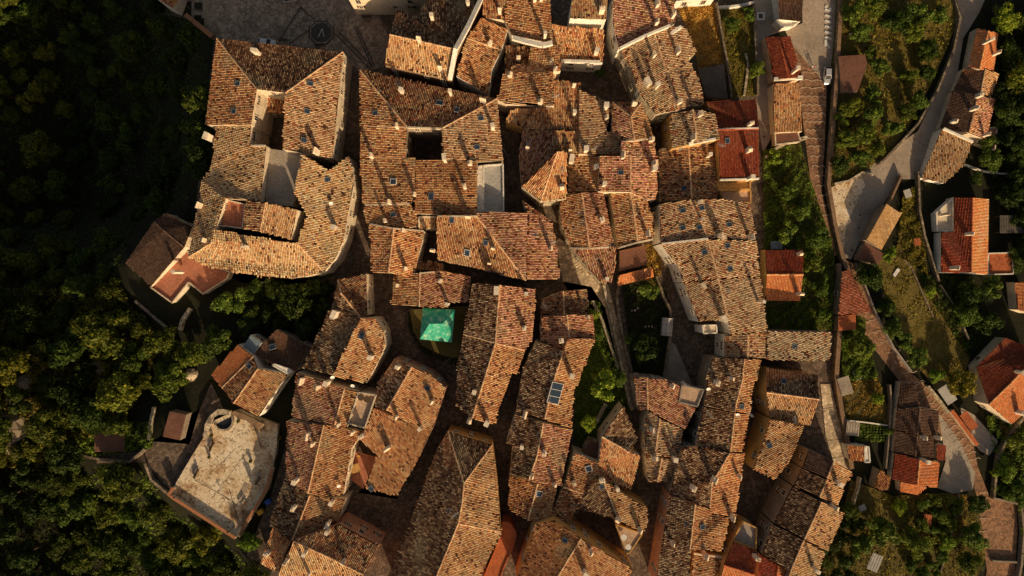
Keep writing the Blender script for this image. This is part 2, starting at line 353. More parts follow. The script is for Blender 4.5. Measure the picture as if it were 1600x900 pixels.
def H(label, pal, wall, e, r, faces, flats=(), parap=(), name='tiled_house', cat='house', group=None, tall=0.5, windows=True, caps=True, facepal=None):
    allp = [p for f in faces for p in f] + [p for fl in flats for p in fl[2]]
    cx = sum(p[0] for p in allp) / len(allp); cy = sum(p[1] for p in allp) / len(allp)
    g0 = gz(cx, cy); seed = len(HOUSES) * 101 + 3
    keys = {}; zs = {}
    for f in faces:
        for p in f:
            k = (round(p[0]), round(p[1]))
            if k not in zs or len(p) > 2: zs[k] = g0 + e + (p[2] if len(p) > 2 else zs.get(k, 0) and 0) * (r - e)
    W = {k: at(k[0], k[1], z) for k, z in zs.items()}
    base = at(cx, cy, g0); root = empty(name, base, label, cat, group)
    rp = np.array(base)
    faceK = [[(round(p[0]), round(p[1])) for p in f] for f in faces]
    # boundary and shared edges
    cnt = {}
    for f in faceK:
        for i in range(len(f)):
            e_ = (f[i], f[(i + 1) % len(f)])
            if e_[0] != e_[1]: cnt.setdefault(frozenset(e_), []).append(e_)
    rec = dict(root=root, faces=[], label=label, rp=rp, wall=wall, edges=[], g0=g0, flats=[])
    Vs, Cs = [], []; basev, basef = [], []
    for fi, f in enumerate(faceK):
        poly = [tuple(W[k]) for k in f]
        pl = facepal[fi] if facepal else pal  # some slopes turned from the sun get darker tiles, shade painted in
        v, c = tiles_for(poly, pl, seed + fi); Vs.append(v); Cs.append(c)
        rec['faces'].append((f, poly))
    roof = None
    if faces:
        if caps:
            for ek, l in cnt.items():
                if len(l) == 2:
                    a, b = l[0]; v, c = caps_for(W[a], W[b], pal, seed + 77 + len(Vs)); Vs.append(v); Cs.append(c)
        V = np.concatenate(Vs) - rp; Cc = np.concatenate(Cs); n = len(V)
        quads = (np.arange(n)[:, None, None] * 8 + TQ[None]).reshape(-1, 4)
        tint = np.repeat(Cc, 3, 0); verts = V.reshape(-1, 3)
        # solid sheet under the tiles (a quad per triangle keeps one array): triangles from tessellation
        tb = []; tv = []
        for f, poly in rec['faces']:
            pv = [np.array(p) - rp for p in poly]; n0 = len(verts) + len(tv)
            tv += pv; tv += [p - np.array((0, 0, .18)) for p in pv]; L = len(pv)
            for t in tessellate_polygon([[Vector((p[0], p[1], 0)) for p in pv]]):
                tb.append((n0 + t[0], n0 + t[1], n0 + t[2], n0 + t[2]))
            for i in range(L): tb.append((n0 + i, n0 + (i + 1) % L, n0 + L + (i + 1) % L, n0 + L + i))
        me = roof_mesh(verts, quads, tint, np.array(tv), tb)
        roof = link('roof', me, root)
    rec['roof'] = roof
    # walls
    mb = MB()
    def wall_edge(a3, b3, a, b, mat, zt=None):
        ga = min(gz(*a[:2]), g0) - tall; gb = min(gz(*b[:2]), g0) - tall
        la, lb = Vector(a3) - base, Vector(b3) - base
        mb.poly([la, lb, (lb.x, lb.y, gb - g0), (la.x, la.y, ga - g0)], mat)
    for ek, l in cnt.items():
        if len(l) == 1:
            a, b = l[0]; a3, b3 = W[a] - Vector((0, 0, .1)), W[b] - Vector((0, 0, .1))
            wall_edge(a3, b3, a, b, wall); rec['edges'].append((a3, b3))
    if mb.f: mb.build('wall', root)
    for fl in flats:
        mt, fz, pts = fl[:3]; z = g0 + e + fz * (r - e)
        P3 = [at(p[0], p[1], z) - base for p in pts]
        fm = MB(); fm.poly(P3, mt)
        rim = fl[3] if len(fl) > 3 else 0.5
        n = len(P3); cen = sum(P3, Vector()) / n
        wm = MB()
        for i in range(n):
            a, b = P3[i], P3[(i + 1) % n]
            wm.poly([a, b, (b.x, b.y, -tall), (a.x, a.y, -tall)], wall)
            if rim > 0:
                dd = (b - a); L = dd.length
                if L > .3:
                    wm.box((*((a + b) / 2).xy, a.z - .02), (L + .12, .28, rim), wall, math.atan2(dd.y, dd.x))
        fm.build('terrace_floor', root); wm.build('terrace_wall', root)
        rec['flats'].append((pts, z)); 
        for i in range(n): rec['edges'].append((P3[i] + base, P3[(i + 1) % n] + base))
    for pp in parap:
        pm = MB(); hgt = pp[0]; wd = pp[1]; mt = pp[2]
        pts = [(p, roof_z(rec, p[0], p[1])) for p in pp[3]]
        prev = None
        for (p, z) in pts:
            q = at(p[0], p[1], z + hgt * .5) - base
            if prev is not None:
                dd = q - prev; L = math.hypot(dd.x, dd.y); ang = math.atan2(dd.y, dd.x); nx, ny = -sin(ang) * wd / 2, cos(ang) * wd / 2
                r0 = [(prev.x + nx, prev.y + ny, prev.z - .6), (prev.x - nx, prev.y - ny, prev.z - .6), (prev.x - nx, prev.y - ny, prev.z + hgt * .5), (prev.x + nx, prev.y + ny, prev.z + hgt * .5)]
                r1 = [(q.x + nx, q.y + ny, q.z - .6), (q.x - nx, q.y - ny, q.z - .6), (q.x - nx, q.y - ny, q.z + hgt * .5), (q.x + nx, q.y + ny, q.z + hgt * .5)]
                pm.loft([r0, r1], mt)
            prev = q
        pm.build('parapet', root)
    rec['win'] = windows
    HOUSES.append(rec); return rec
def roof_mesh(verts, quads, tint, tv, tb):
    nt_ = len(quads); tri = [q for q in tb if q[2] == q[3]]; qd = [q for q in tb if q[2] != q[3]]
    verts = np.concatenate([verts, tv]); me = bpy.data.meshes.new('roof')
    loops = np.concatenate([quads.ravel(), np.array(qd, int).ravel(), np.array([q[:3] for q in tri], int).ravel()])
    nq = nt_ + len(qd); starts = np.concatenate([np.arange(nq) * 4, nq * 4 + np.arange(len(tri)) * 3])
    me.vertices.add(len(verts)); me.vertices.foreach_set('co', verts.astype(np.float32).ravel())
    me.loops.add(len(loops)); me.loops.foreach_set('vertex_index', loops.astype(np.int32))
    me.polygons.add(len(starts)); me.polygons.foreach_set('loop_start', starts.astype(np.int32))
    me.materials.append(M['tile']); me.materials.append(M['pan'])
    mi = np.ones(len(starts), np.int32); mi[:nt_] = 0; me.polygons.foreach_set('material_index', mi)
    me.update(calc_edges=True)
    A = me.attributes.new('tint', 'FLOAT_COLOR', 'FACE'); col = np.ones((len(starts), 4), np.float32); col[:, :3] = .1
    col[:nt_, :3] = tint; A.data.foreach_set('color', col.ravel()); return me
def face_plane(poly):
    P = np.array(poly); A = np.c_[P[:, :2], np.ones(len(P))]; return np.linalg.lstsq(A, P[:, 2], rcond=None)[0]
def roof_hit(rec, px, py, poly):
    gx, gy, g0 = face_plane(poly); k = S / HCAM; dx, dy = (px - 800) * k, (450 - py) * k
    # point on the camera ray at height z: (dx*(H-z), dy*(H-z), z)
    return (gx * dx * HCAM + gy * dy * HCAM + g0) / (1 + gx * dx + gy * dy)
def roof_z(rec, px, py):
    best = None
    for f, poly in rec['faces']:
        cx = sum(p[0] for p in f) / len(f); cy = sum(p[1] for p in f) / len(f)
        ins = bool(pip(px, py, f)); d = 0 if ins else min(math.hypot(px - p[0], py - p[1]) for p in f) + 1
        if best is None or d < best[0]: best = (d, roof_hit(rec, px, py, poly))
    if best is None: return rec['flats'][0][1]
    zs = [p[2] for f, poly in rec['faces'] for p in poly]
    return min(max(best[1], min(zs)), max(zs))
def find_house(px, py):
    best = None
    for rec in HOUSES:
        for f, poly in rec['faces']:
            if bool(pip(px, py, f)):
                z = roof_hit(rec, px, py, poly)
                if best is None or z > best[1]: best = (rec, z, poly, 0)
    if best: return best
    for rec in HOUSES:
        for f, poly in rec['faces']:
            for i in range(len(f)):
                a, b = f[i], f[(i + 1) % len(f)]; L2 = (b[0] - a[0]) ** 2 + (b[1] - a[1]) ** 2 or 1
                t = min(1, max(0, ((px - a[0]) * (b[0] - a[0]) + (py - a[1]) * (b[1] - a[1])) / L2))
                d = math.hypot(a[0] + t * (b[0] - a[0]) - px, a[1] + t * (b[1] - a[1]) - py)
                if best is None or d < best[3]: best = (rec, roof_hit(rec, px, py, poly), poly, d)
    return best
# ------------------------------------------------------------------ the town's houses: (x, y[, rise 0..1]) per corner of each roof face
WH = 'whiteframe'
H('large tiled palazzo wrapped around a narrow courtyard, its dark end facing the piazza', 'dusty', 'cream', 9, 12.2,
  [[(339, 60), (536, 81), (446, 145, 1), (401, 139, 1)], [(339, 60), (401, 139, 1), (392, 195, 1), (322, 195)],
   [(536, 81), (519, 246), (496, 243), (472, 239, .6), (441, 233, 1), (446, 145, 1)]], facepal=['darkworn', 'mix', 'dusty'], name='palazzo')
H('low brown lean-to roof inside the narrow palazzo courtyard', 'brown', 'grey', 4.5, 5.5, [[(408, 148, 1), (446, 150, 1), (443, 178), (407, 175)]], name='lean_to', cat='lean-to')
H('curved straw coloured tiled palace block around a grey concrete roof terrace', 'straw', 'cream', 8.5, 11.5,
  [[(339, 192), (392, 194, 1), (390, 226, 1), (416, 228, 1), (411, 275, 1), (406, 314, 1), (352, 310, 1), (330, 380, 1), (294, 402), (300, 370), (312, 318), (315, 282), (331, 262)],
   [(294, 402), (330, 380, 1), (335, 359, 1), (458, 380, 1), (464, 380, 1), (506, 425), (480, 431), (450, 435), (405, 432), (360, 424), (320, 415)],
   [(472, 240, 1), (514, 266, .45), (544, 244), (550, 260), (552, 290), (546, 320), (537, 372), (524, 404), (506, 425), (464, 380, 1), (480, 337, .85), (460, 300, 1), (466, 275, 1)]],
  flats=[('concrete', .2, [(417, 232), (472, 239), (466, 275), (457, 322), (416, 318), (411, 275)], 0)], parap=[(.7, .45, 'cream', [(352, 310), (330, 380)]), (.5, .4, 'cream', [(392, 228), (415, 228)])], name='palazzo')
H('small yellow tiled penthouse with sunk pink terrace on top of the curved palace block', 'straw', 'cream', 11.2, 12.8,
  [[(415, 317, 1), (464, 328, 1), (455, 375), (407, 362)], [(385, 313), (415, 317, 1), (407, 362, 0.6), (380, 357)]],
  flats=[('redfloor', -.9, [(352, 312), (384, 320), (380, 357), (342, 352)], 0.6)], name='penthouse', facepal=['straw', 'brown'], windows=False)
H('dark brown roofed house below the west side of the curved palace', 'slate', 'cream', 3.5, 5.5,
  [[(196, 411), (241, 346, .6), (256, 360, 1), (288, 386, .9), (236, 447)], [(241, 346, .6), (257, 333, .2), (300, 354, .2), (288, 386, .9), (256, 360, 1)]],
  flats=[('redfloor', -.6, [(290, 389), (308, 408), (360, 425), (355, 436), (318, 459), (296, 441), (270, 473), (237, 449)], .5)])
H('tiled palazzo with dark blue skylights and a small square courtyard', 'mix', 'stone', 9.5, 12.5,
  [[(563, 110), (777, 154), (691, 200, 1), (636, 198, 1)], [(563, 110), (636, 198, 1), (563, 196)],
   [(777, 154), (786, 250), (745, 252, .5), (691, 248, 1), (691, 200, 1)]], facepal=['brown', 'mix', 'dusty'], name='palazzo', parap=[(0.25, 0.35, 'cream', [(637, 199), (690, 201)])])
H('narrow west wing house beside the small square courtyard', 'mix', 'stone', 8.6, 10.8, [[(563, 197), (635, 199, 1), (634, 246, 1), (563, 246)]])
H('church-like house with steep ridge and white gable parapet beside the piazza', 'mix', 'brown', 10.5, 14,
  [[(609, 54, 1), (621, 16), (652, 22), (668, -4), (757, -6), (712, 77, 1)], [(609, 54, 1), (712, 77, 1), (704, 124), (601, 101)]],
  parap=[(1.0, .9, 'white', [(752, -2), (731, 42), (712, 77), (703, 124)])], facepal=['darkworn', 'straw'])
H('stepped tiled house with bright white side wall behind the gable parapet', 'mix', 'white', 8.2, 10.2,
  [[(752, 28, 1), (793, 46), (783, 78), (730, 60, 1)], [(730, 60, 1), (783, 78), (768, 108), (762, 148), (713, 118, .7)]])
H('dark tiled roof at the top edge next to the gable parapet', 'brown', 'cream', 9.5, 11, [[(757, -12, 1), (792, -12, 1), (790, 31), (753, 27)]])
H('tan tiled house ending in a white parapet at the top edge', 'mix', 'white', 10.5, 12,
  [[(792, -12), (859, -12, 1), (862, 66, 1), (800, 54), (789, 31)]], parap=[(.8, .9, 'white', [(801, 59), (822, 65), (848, 71), (863, 67)])])
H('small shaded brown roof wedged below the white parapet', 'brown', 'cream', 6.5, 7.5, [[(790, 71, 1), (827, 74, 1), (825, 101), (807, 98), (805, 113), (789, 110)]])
H('long irregular tan roof stepping down towards the pyramid tower', 'mix', 'cream', 8.5, 10.5,
  [[(829, 75), (876, 70, 1), (876, 110, 1), (866, 113, 1), (866, 165, 1), (838, 165), (790, 162), (777, 155), (787, 115), (807, 100), (826, 102)]])
H('tiny yellow tiled lean-to between two taller roofs', 'straw', 'ochre', 6.5, 7.5, [[(790, 190), (798, 172, 1), (838, 167, 1), (817, 199), (808, 196)]], name='lean_to', cat='lean-to')
H('shaded roof with a white star-shaped aerial beside the irregular tan roof', 'mix', 'cream', 8, 9, [[(866, 126, 1), (906, 130, 1), (905, 204), (865, 202), (818, 200), (838, 167, .6), (866, 166, .8)]])
H('tall tiled house with white lower wall near the top edge', 'mix', 'white', 12.2, 13.8, [[(896, -12, 1), (949, -12, 1), (947, 30), (891, 28)]])
H('square tan roof below the white walled tall house', 'mix', 'white', 7.5, 9.5, [[(862, 38, 1), (890, 42, 1), (944, 46, 1), (942, 97), (877, 94), (864, 66)]], parap=[(.6, .6, 'white', [(877, 95), (938, 97)])])
H('tan roof with a broken lower edge, left of the red and brown hipped roof', 'dusty', 'cream', 7.8, 9.6,
  [[(905, 140, 1), (955, 162), (953, 180), (946, 203), (967, 213), (972, 222), (971, 242), (938, 243), (905, 240, 1)]])
H('pointed hipped roof, one slope red and one slope brown', 'red', 'cream', 8.6, 10.6,
  [[(957, 160), (986, 182, 1), (991, 219, 1), (971, 220), (957, 206)], [(1002, 160), (1022, 216), (991, 219, 1), (986, 182, 1)], [(957, 160), (1002, 160), (986, 182, 1)]], facepal=['red', 'mix', 'brown'], parap=[(0.25, 0.35, 'cream', [(973, 220), (991, 219), (1020, 216)])])
H('wide pinkish tiled roof bordering the dark lane', 'red', 'cream', 8.2, 10.2,
  [[(937, 244, .7), (971, 243, .9), (985, 243, 1), (985, 300, 1), (935, 299, .7)], [(972, 221, .9), (1021, 219), (1028, 255), (1026, 311), (1010, 312, .2), (985, 300, 1), (985, 243, 1), (971, 243, .9)]])
H('low shaded roof immediately right of the pyramid tower', 'mix', 'cream', 6.8, 8, [[(888, 240), (905, 240, .4), (937, 244, 1), (935, 299, 1), (888, 301)]])
H('square stone tower with a ribbed pyramid roof', 'orange', 'pale_rubble', 10.5, 14, [[(871, 237, 1), (845, 314), (815, 291)], [(871, 237, 1), (886, 238, .8), (885, 310), (845, 314)]], name='tower', cat='tower')
H('dim tiled roof tucked behind the pyramid tower', 'red', 'cream', 6.8, 7.8, [[(817, 203, 1), (862, 203, 1), (862, 236, .6), (869, 239, .5), (815, 289), (811, 240)]])
H('small sunlit tan roof touching the top of the pyramid tower', 'mix', 'cream', 7.4, 8.6, [[(863, 204, 1), (905, 205, 1), (902, 240), (888, 240), (886, 237), (863, 236, .3)]])
H('paired tan and brown gable roof with two skylights below the pyramid tower', 'mix', 'cream', 7.6, 9.6,
  [[(909, 301, 1), (921, 388, 1), (893, 387), (876, 343), (877, 310), (887, 302)], [(909, 301, 1), (935, 300), (942, 302), (960, 385), (921, 388, 1)]], facepal=['mix', 'red'], parap=[(0.25, 0.35, 'cream', [(894, 388), (921, 388), (959, 386)])])
H('short tan roof whose pale wall lines the steps', 'red', 'pale_rubble', 7, 8.2, [[(895, 389, .8), (962, 386, 1), (962, 420, .6), (956, 440), (940, 443), (918, 418, .3)]])
H('gable roof with dark left slope beside the ochre yard', 'mix', 'cream', 7.4, 9,
  [[(954, 301), (985, 301, .9), (990, 334, 1), (996, 378, 1), (967, 388)], [(985, 301, .9), (1012, 314, .3), (1015, 330, .2), (1022, 331), (1021, 373), (996, 378, 1), (990, 334, 1)]], parap=[(0.25, 0.35, 'cream', [(968, 387), (996, 379), (1020, 374)])])
H('long reddish roof with a white raised edge at the top of the lane', 'red', 'white', 11, 12.6, [[(959, -12), (1052, -12, 1), (1055, 35, 1), (1047, 41, .9), (967, 75), (958, 37)]],
  parap=[(.8, .5, 'white', [(968, 76), (1008, 56), (1047, 40)]), (.8, .6, 'white', [(1049, 52), (1064, 42)])])
H('broad tan gable roof with many chimneys above the ochre wall', 'dusty', 'pale_rubble', 9.5, 12,
  [[(969, 78), (1022, 52, 1), (1060, 172, 1), (1025, 178), (1000, 147), (985, 105)], [(1022, 52, 1), (1050, 42, .7), (1072, 42, .2), (1087, 82), (1075, 92, .2), (1090, 120), (1101, 161), (1060, 172, 1)]])
H('twin slope roof on a tall ochre wall by the lane', 'dusty', 'ochre', 10.5, 12, [[(1048, 178), (1082, 171, 1), (1090, 223, 1), (1050, 232)], [(1082, 171, 1), (1117, 177), (1125, 217), (1090, 223, 1)]],
  parap=[(.5, .5, 'white', [(1076, 225), (1118, 217)])])
H('deep red tiled house split by a pale ridge line beside the road', 'darkred', 'ochre', 8.2, 10,
  [[(1101, 159), (1181, 156), (1185, 201, 1), (1122, 203, 1), (1118, 177)], [(1122, 203, 1), (1185, 201, 1), (1186, 279), (1125, 281)]], parap=[(.35, .3, 'white', [(1122, 202), (1185, 200)]), (.35, .35, 'white', [(1125, 281), (1186, 279)])],
  flats=[('ochre', -1.2, [(1120, 284), (1171, 283), (1171, 296), (1122, 298)], .6), ('beige', -1.8, [(1124, 300), (1172, 298), (1172, 317), (1134, 317)], .5)])
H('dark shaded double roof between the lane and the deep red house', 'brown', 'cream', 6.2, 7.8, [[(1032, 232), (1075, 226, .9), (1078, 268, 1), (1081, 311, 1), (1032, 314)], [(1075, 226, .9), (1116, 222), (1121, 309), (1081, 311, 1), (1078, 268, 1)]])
H('tan double roof with five dark skylights', 'dusty', 'white', 8.8, 10.4, [[(1032, 318), (1078, 312, 1), (1094, 345, 1), (1106, 372, 1), (1032, 379)], [(1078, 312, 1), (1130, 311, .6), (1172, 318), (1181, 374), (1106, 372, 1), (1094, 345, 1)]])
H('greyish tan double roof with a long curved white wall', 'dusty', 'white', 9, 11, [[(1033, 381), (1106, 374, 1), (1122, 435, 1), (1067, 441), (1060, 417), (1044, 396)], [(1106, 374, 1), (1181, 376), (1187, 431), (1122, 435, 1)]], parap=[(.4, .4, 'white', [(1034, 381), (1106, 373)])])
H('lower tan double roof joined to the curved white wall, with big chimneys', 'dusty', 'white', 8.8, 10.8, [[(1068, 442), (1122, 436, 1), (1137, 496, 1), (1120, 500), (1092, 503)], [(1122, 436, 1), (1188, 432), (1199, 518), (1142, 522), (1137, 496, 1)]])
H('small brown and tan roof with white walled balcony house attached', 'dusty', 'white', 7.6, 8.8, [[(1132, 524), (1168, 522, 1), (1168, 560, 1), (1132, 558)], [(1168, 522, 1), (1198, 519), (1196, 560), (1168, 560, 1)]],
  flats=[('cream', -.3, [(1098, 509), (1119, 508), (1120, 520), (1099, 521)], .2)])
H('narrow orange and brown gable roof above the ochre alley', 'orange', 'stone', 8, 9.6,
  [[(1113, 559), (1163, 561, 1), (1160, 593, 1), (1147, 643, 1), (1101, 634), (1105, 592)], [(1163, 561, 1), (1189, 561), (1184, 593), (1177, 598), (1171, 646), (1147, 643, 1), (1160, 593, 1)]], facepal=['worn', 'orange'])
H('roof with a dark brown slope and a slim tan strip, mid alley', 'mix', 'stone', 8, 9.6, [[(1100, 635), (1148, 645, 1), (1141, 706, 1), (1087, 696)], [(1148, 645, 1), (1169, 647), (1160, 706), (1141, 706, 1)]], facepal=['worn', 'orange'])
H('roof with a wide shaded slope holding a white hatch', 'brown', 'stone', 8, 10, [[(1065, 699), (1087, 697), (1140, 708, 1), (1112, 755, 1), (1109, 793, 1), (1047, 771)],
  [(1140, 708, 1), (1163, 708), (1149, 808), (1112, 802, .8), (1109, 793, 1), (1112, 755, 1)]], facepal=['worn', 'orange'])
H('long roof along a pinkish wall near the bottom edge', 'mix', 'pink', 8.4, 10.4, [[(1047, 774), (1086, 788, 1), (1078, 858, 1), (1078, 912, .9), (1024, 912), (1030, 880), (1041, 807)],
  [(1086, 788, 1), (1110, 795), (1113, 803), (1139, 808), (1136, 826), (1128, 861), (1078, 858, 1)]], facepal=['worn', 'orange'])
H('small tan roof with an arched shadow at the bottom edge', 'mix', 'ochre', 6.8, 8, [[(1084, 864, 1), (1131, 870), (1122, 890), (1116, 912), (1079, 912, 1)]], parap=[(0.25, 0.35, 'cream', [(1084, 865), (1130, 871)])])
H('reddish double roof with a square beige roof terrace', 'red', 'grey', 7, 8.2,
  [[(989, 589), (1011, 590, 1), (1012, 640, 1), (998, 641)], [(1011, 590, 1), (1040, 593, .8), (1064, 602, .6), (1060, 628, .6), (1088, 637), (1072, 670), (1048, 660, .3), (1012, 640, 1)]],
  flats=[('beige', .6, [(1065, 602), (1099, 609), (1089, 635), (1061, 628)], .35)])
H('tan gable roof below the beige roof terrace', 'dusty', 'cream', 6.6, 8, [[(1014, 643, .4), (1031, 654, 1), (1023, 711, 1), (1009, 711), (1006, 660)], [(1031, 654, 1), (1068, 671), (1060, 716), (1023, 711, 1)]])
H('last little gable roof above the dark alley, rounded at its lower end', 'dusty', 'cream', 6.2, 7.4, [[(1009, 713), (1034, 716, 1), (1027, 753, 1), (1013, 752)], [(1034, 716, 1), (1059, 718), (1049, 742), (1040, 753), (1027, 753, 1)]])
H('wide rough roof ending at the long garden wall', 'dusty', 'stone', 6.8, 8.2, [[(1199, 517, 1), (1299, 519), (1296, 562), (1262, 564), (1199, 562, 1)]])
H('roof with a dark brown slope facing a small dark yard and a pale slope below', 'mix', 'ochre', 8, 10,
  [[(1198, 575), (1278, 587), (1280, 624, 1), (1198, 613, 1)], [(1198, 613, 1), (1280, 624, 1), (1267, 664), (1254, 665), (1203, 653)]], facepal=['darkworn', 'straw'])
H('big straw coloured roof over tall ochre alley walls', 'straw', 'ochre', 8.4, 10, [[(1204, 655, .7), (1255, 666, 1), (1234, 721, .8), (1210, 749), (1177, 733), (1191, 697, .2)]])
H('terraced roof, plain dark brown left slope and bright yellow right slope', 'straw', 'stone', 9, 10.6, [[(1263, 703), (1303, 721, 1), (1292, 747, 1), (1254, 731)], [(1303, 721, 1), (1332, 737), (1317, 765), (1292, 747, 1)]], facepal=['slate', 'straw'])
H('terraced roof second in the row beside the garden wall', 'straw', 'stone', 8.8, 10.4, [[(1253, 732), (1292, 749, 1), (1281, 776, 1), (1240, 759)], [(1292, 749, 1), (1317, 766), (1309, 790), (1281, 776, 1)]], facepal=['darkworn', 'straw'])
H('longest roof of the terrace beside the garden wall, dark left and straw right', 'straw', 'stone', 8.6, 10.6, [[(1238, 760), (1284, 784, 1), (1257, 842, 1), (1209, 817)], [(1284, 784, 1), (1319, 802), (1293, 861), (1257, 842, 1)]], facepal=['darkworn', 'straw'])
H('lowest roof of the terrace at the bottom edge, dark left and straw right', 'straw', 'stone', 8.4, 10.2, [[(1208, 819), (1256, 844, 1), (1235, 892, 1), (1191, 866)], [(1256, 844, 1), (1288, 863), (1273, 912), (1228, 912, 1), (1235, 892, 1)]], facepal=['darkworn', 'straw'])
H('house with a new red tiled roof in front of the ochre court', 'darkred', 'ochre', 7.6, 9.2, [[(1146, 846), (1184, 864), (1179, 898, 1), (1131, 883, 1)], [(1131, 883, 1), (1179, 898, 1), (1176, 914), (1124, 914)]], facepal=['darkred', 'terra'],
  flats=[('grey', -.8, [(1160, 814), (1181, 824), (1180, 857), (1144, 843)], .6)])
H('red roof with a bright orange slope cut by the bottom edge', 'darkred', 'pink', 7.6, 8.8, [[(1187, 866), (1215, 883, 1), (1212, 912, 1), (1184, 912)], [(1215, 883, 1), (1244, 898), (1239, 912), (1212, 912, 1)]], facepal=['darkred', 'terra'])
# --- middle
H('tiled house with one white framed skylight beside the narrow street', 'mix', 'stone', 8.2, 10.2, [[(562, 247), (649, 247, 1), (647, 305, 1), (642, 317, 1), (567, 317)]])
H('flat-looking tan roof next to the white framed roof terrace', 'orange', 'cream', 10, 11.6, [[(649, 249), (745, 252, 1), (745, 336, 1), (647, 334)]])
H('white framed roof terrace with a shaded grey floor', 'mix', 'white', 7.8, 9.2, [], flats=[('corrpale', .6, [(756, 259), (786, 257), (787, 331), (756, 331)], .5), ('white', 1, [(747, 260), (755, 259), (755, 330), (747, 331)], .1)], name='roof_terrace', cat='roof terrace')
H('small reddish tan roof with a dark skylight, left of the yellow lean-to', 'mix', 'stone', 7.8, 9.2, [[(569, 320), (642, 319, 1), (651, 336, 1), (651, 356, 1), (612, 354, .5), (572, 347)]], parap=[(0.25, 0.35, 'cream', [(570, 320), (640, 319)])])
H('gable roof with brown left slope and orange right slope beside the curved street', 'orange', 'cream', 8, 9.8, [[(577, 350), (615, 357, 1), (607, 427, 1), (581, 425)], [(615, 357, 1), (663, 361), (650, 415), (642, 432), (607, 427, 1)]], facepal=['mix', 'orange'], parap=[(0.25, 0.35, 'cream', [(578, 350), (615, 357), (662, 361)])])
H('little yellow tiled lean-to roof above a dark gap', 'straw', 'cream', 8.4, 9.2, [[(654, 338, 1), (681, 338, 1), (681, 356), (654, 356)]], name='lean_to', cat='lean-to', parap=[(0.25, 0.35, 'cream', [(654, 339), (681, 339)]),(0.25, 0.35, 'cream', [(655, 340), (655, 355)])])
H('large ribbed orange roof hipped diagonally to a pinkish slope', 'orange', 'cream', 9.4, 12, [[(682, 338, 1), (745, 338, 1), (822, 438), (748, 419), (683, 405)], [(745, 338, 1), (748, 331, 1), (824, 332), (823, 424), (822, 438)]], facepal=['orange', 'red'], parap=[(0.25, 0.35, 'cream', [(684, 338), (745, 338)])])
H('reddish roof with a thin skylight between the hipped roof and the steps', 'red', 'cream', 7.6, 8.8, [[(816, 312, .8), (863, 348, .2), (868, 376), (875, 435), (824, 437, .8), (826, 332, 1)]])
H('wide low roof directly above the green canopy', 'red', 'cream', 6.8, 8.4, [[(615, 430), (656, 426, 1), (655, 479, 1), (611, 475)], [(656, 426, 1), (690, 423, .9), (734, 432), (732, 472), (700, 472, .3), (699, 481, .3), (655, 479, 1)]], facepal=['mix', 'red'], parap=[(0.2, 0.3, 'cream', [(656, 427), (689, 424)])])
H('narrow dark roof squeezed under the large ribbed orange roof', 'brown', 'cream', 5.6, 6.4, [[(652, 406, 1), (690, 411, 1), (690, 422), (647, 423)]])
H('long gable roof right of the green canopy, bending at its middle', 'red', 'stone', 8.4, 11, [[(739, 442), (781, 445, 1), (774, 536, 1), (724, 522)], [(724, 522), (774, 536, 1), (738, 653, 1), (713, 634), (715, 566)],
  [(781, 445, 1), (837, 451), (832, 530), (820, 547), (774, 536, 1)], [(774, 536, 1), (820, 547), (810, 584), (800, 583, .2), (772, 664), (738, 653, 1)]], facepal=['worn', 'worn', 'red', 'orange'])
H('dim low roof at the edge of the steps with an aerial', 'brown', 'cream', 5.8, 7, [[(847, 468), (880, 455, 1), (882, 491, 1), (846, 492)], [(880, 455, 1), (915, 452), (921, 490), (882, 491, 1)]])
H('small reddish gable roof bordering the planted stair wall', 'red', 'cream', 7.2, 8.8, [[(846, 494), (886, 492, 1), (889, 527, 1), (879, 546, .7), (845, 532)], [(886, 492, 1), (927, 491), (930, 527), (889, 527, 1)]])
H('crooked gable roof carrying a three-pane glass skylight beside the green garden', 'mix', 'cream', 7.8, 10, [[(838, 532), (880, 548, .8), (877, 560, 1), (865, 594, 1), (851, 655, 1), (807, 643), (818, 575)],
  [(889, 529, 1), (930, 529), (918, 560), (902, 600), (897, 611), (893, 669), (851, 655, 1), (865, 594, 1), (877, 560, 1), (880, 548, .8)]], facepal=['worn', 'orange'])
H('gable roof with dark left slope and pinkish right slope above the stepped alley', 'mix', 'cream', 7.8, 9.8, [[(806, 647), (849, 661, 1), (839, 712, 1), (826, 750, 1), (797, 741), (802, 696), (792, 692)],
  [(849, 661, 1), (894, 671), (877, 760), (839, 755, .8), (826, 750, 1), (839, 712, 1)]], facepal=['worn', 'red'])
H('rusty orange gable roof with a small pale skylight', 'rusty', 'cream', 7, 8.6, [[(796, 743), (840, 756, 1), (825, 813, 1), (795, 796)], [(840, 756, 1), (871, 761), (860, 813), (856, 823), (825, 813, 1)]], facepal=['rusty', 'orange'])
H('bottom gable roof, rusty left and ribbed tan right slope, above a yellow wall', 'rusty', 'ochre', 10, 12, [[(837, 820), (866, 813, .3), (908, 841, 1), (870, 903, 1), (866, 914, 1), (806, 914)], [(908, 841, 1), (989, 890), (976, 914), (866, 914, 1), (870, 903, 1)]], facepal=['rusty', 'orange'])
H('small orange tan roof with one pale skylight and a dark lower slope', 'orange', 'cream', 7, 8.6, [[(898, 708, .8), (937, 724, 1), (933, 742, 1), (914, 772, .7), (881, 761, .3), (890, 734, .4)], [(881, 761, .3), (914, 772, .7), (890, 816, .4), (860, 809)]], facepal=['orange', 'brown'])
H('dark fan-shaped roof at the top of a tan roof above the garden end', 'mix', 'cream', 6.6, 8.4, [[(973, 634), (996, 685), (984, 707, 1), (941, 682, 1)], [(941, 682, 1), (984, 707, 1), (1001, 713, .7), (986, 764), (933, 748, .6), (936, 722, .9)]], facepal=['worn', 'orange'])
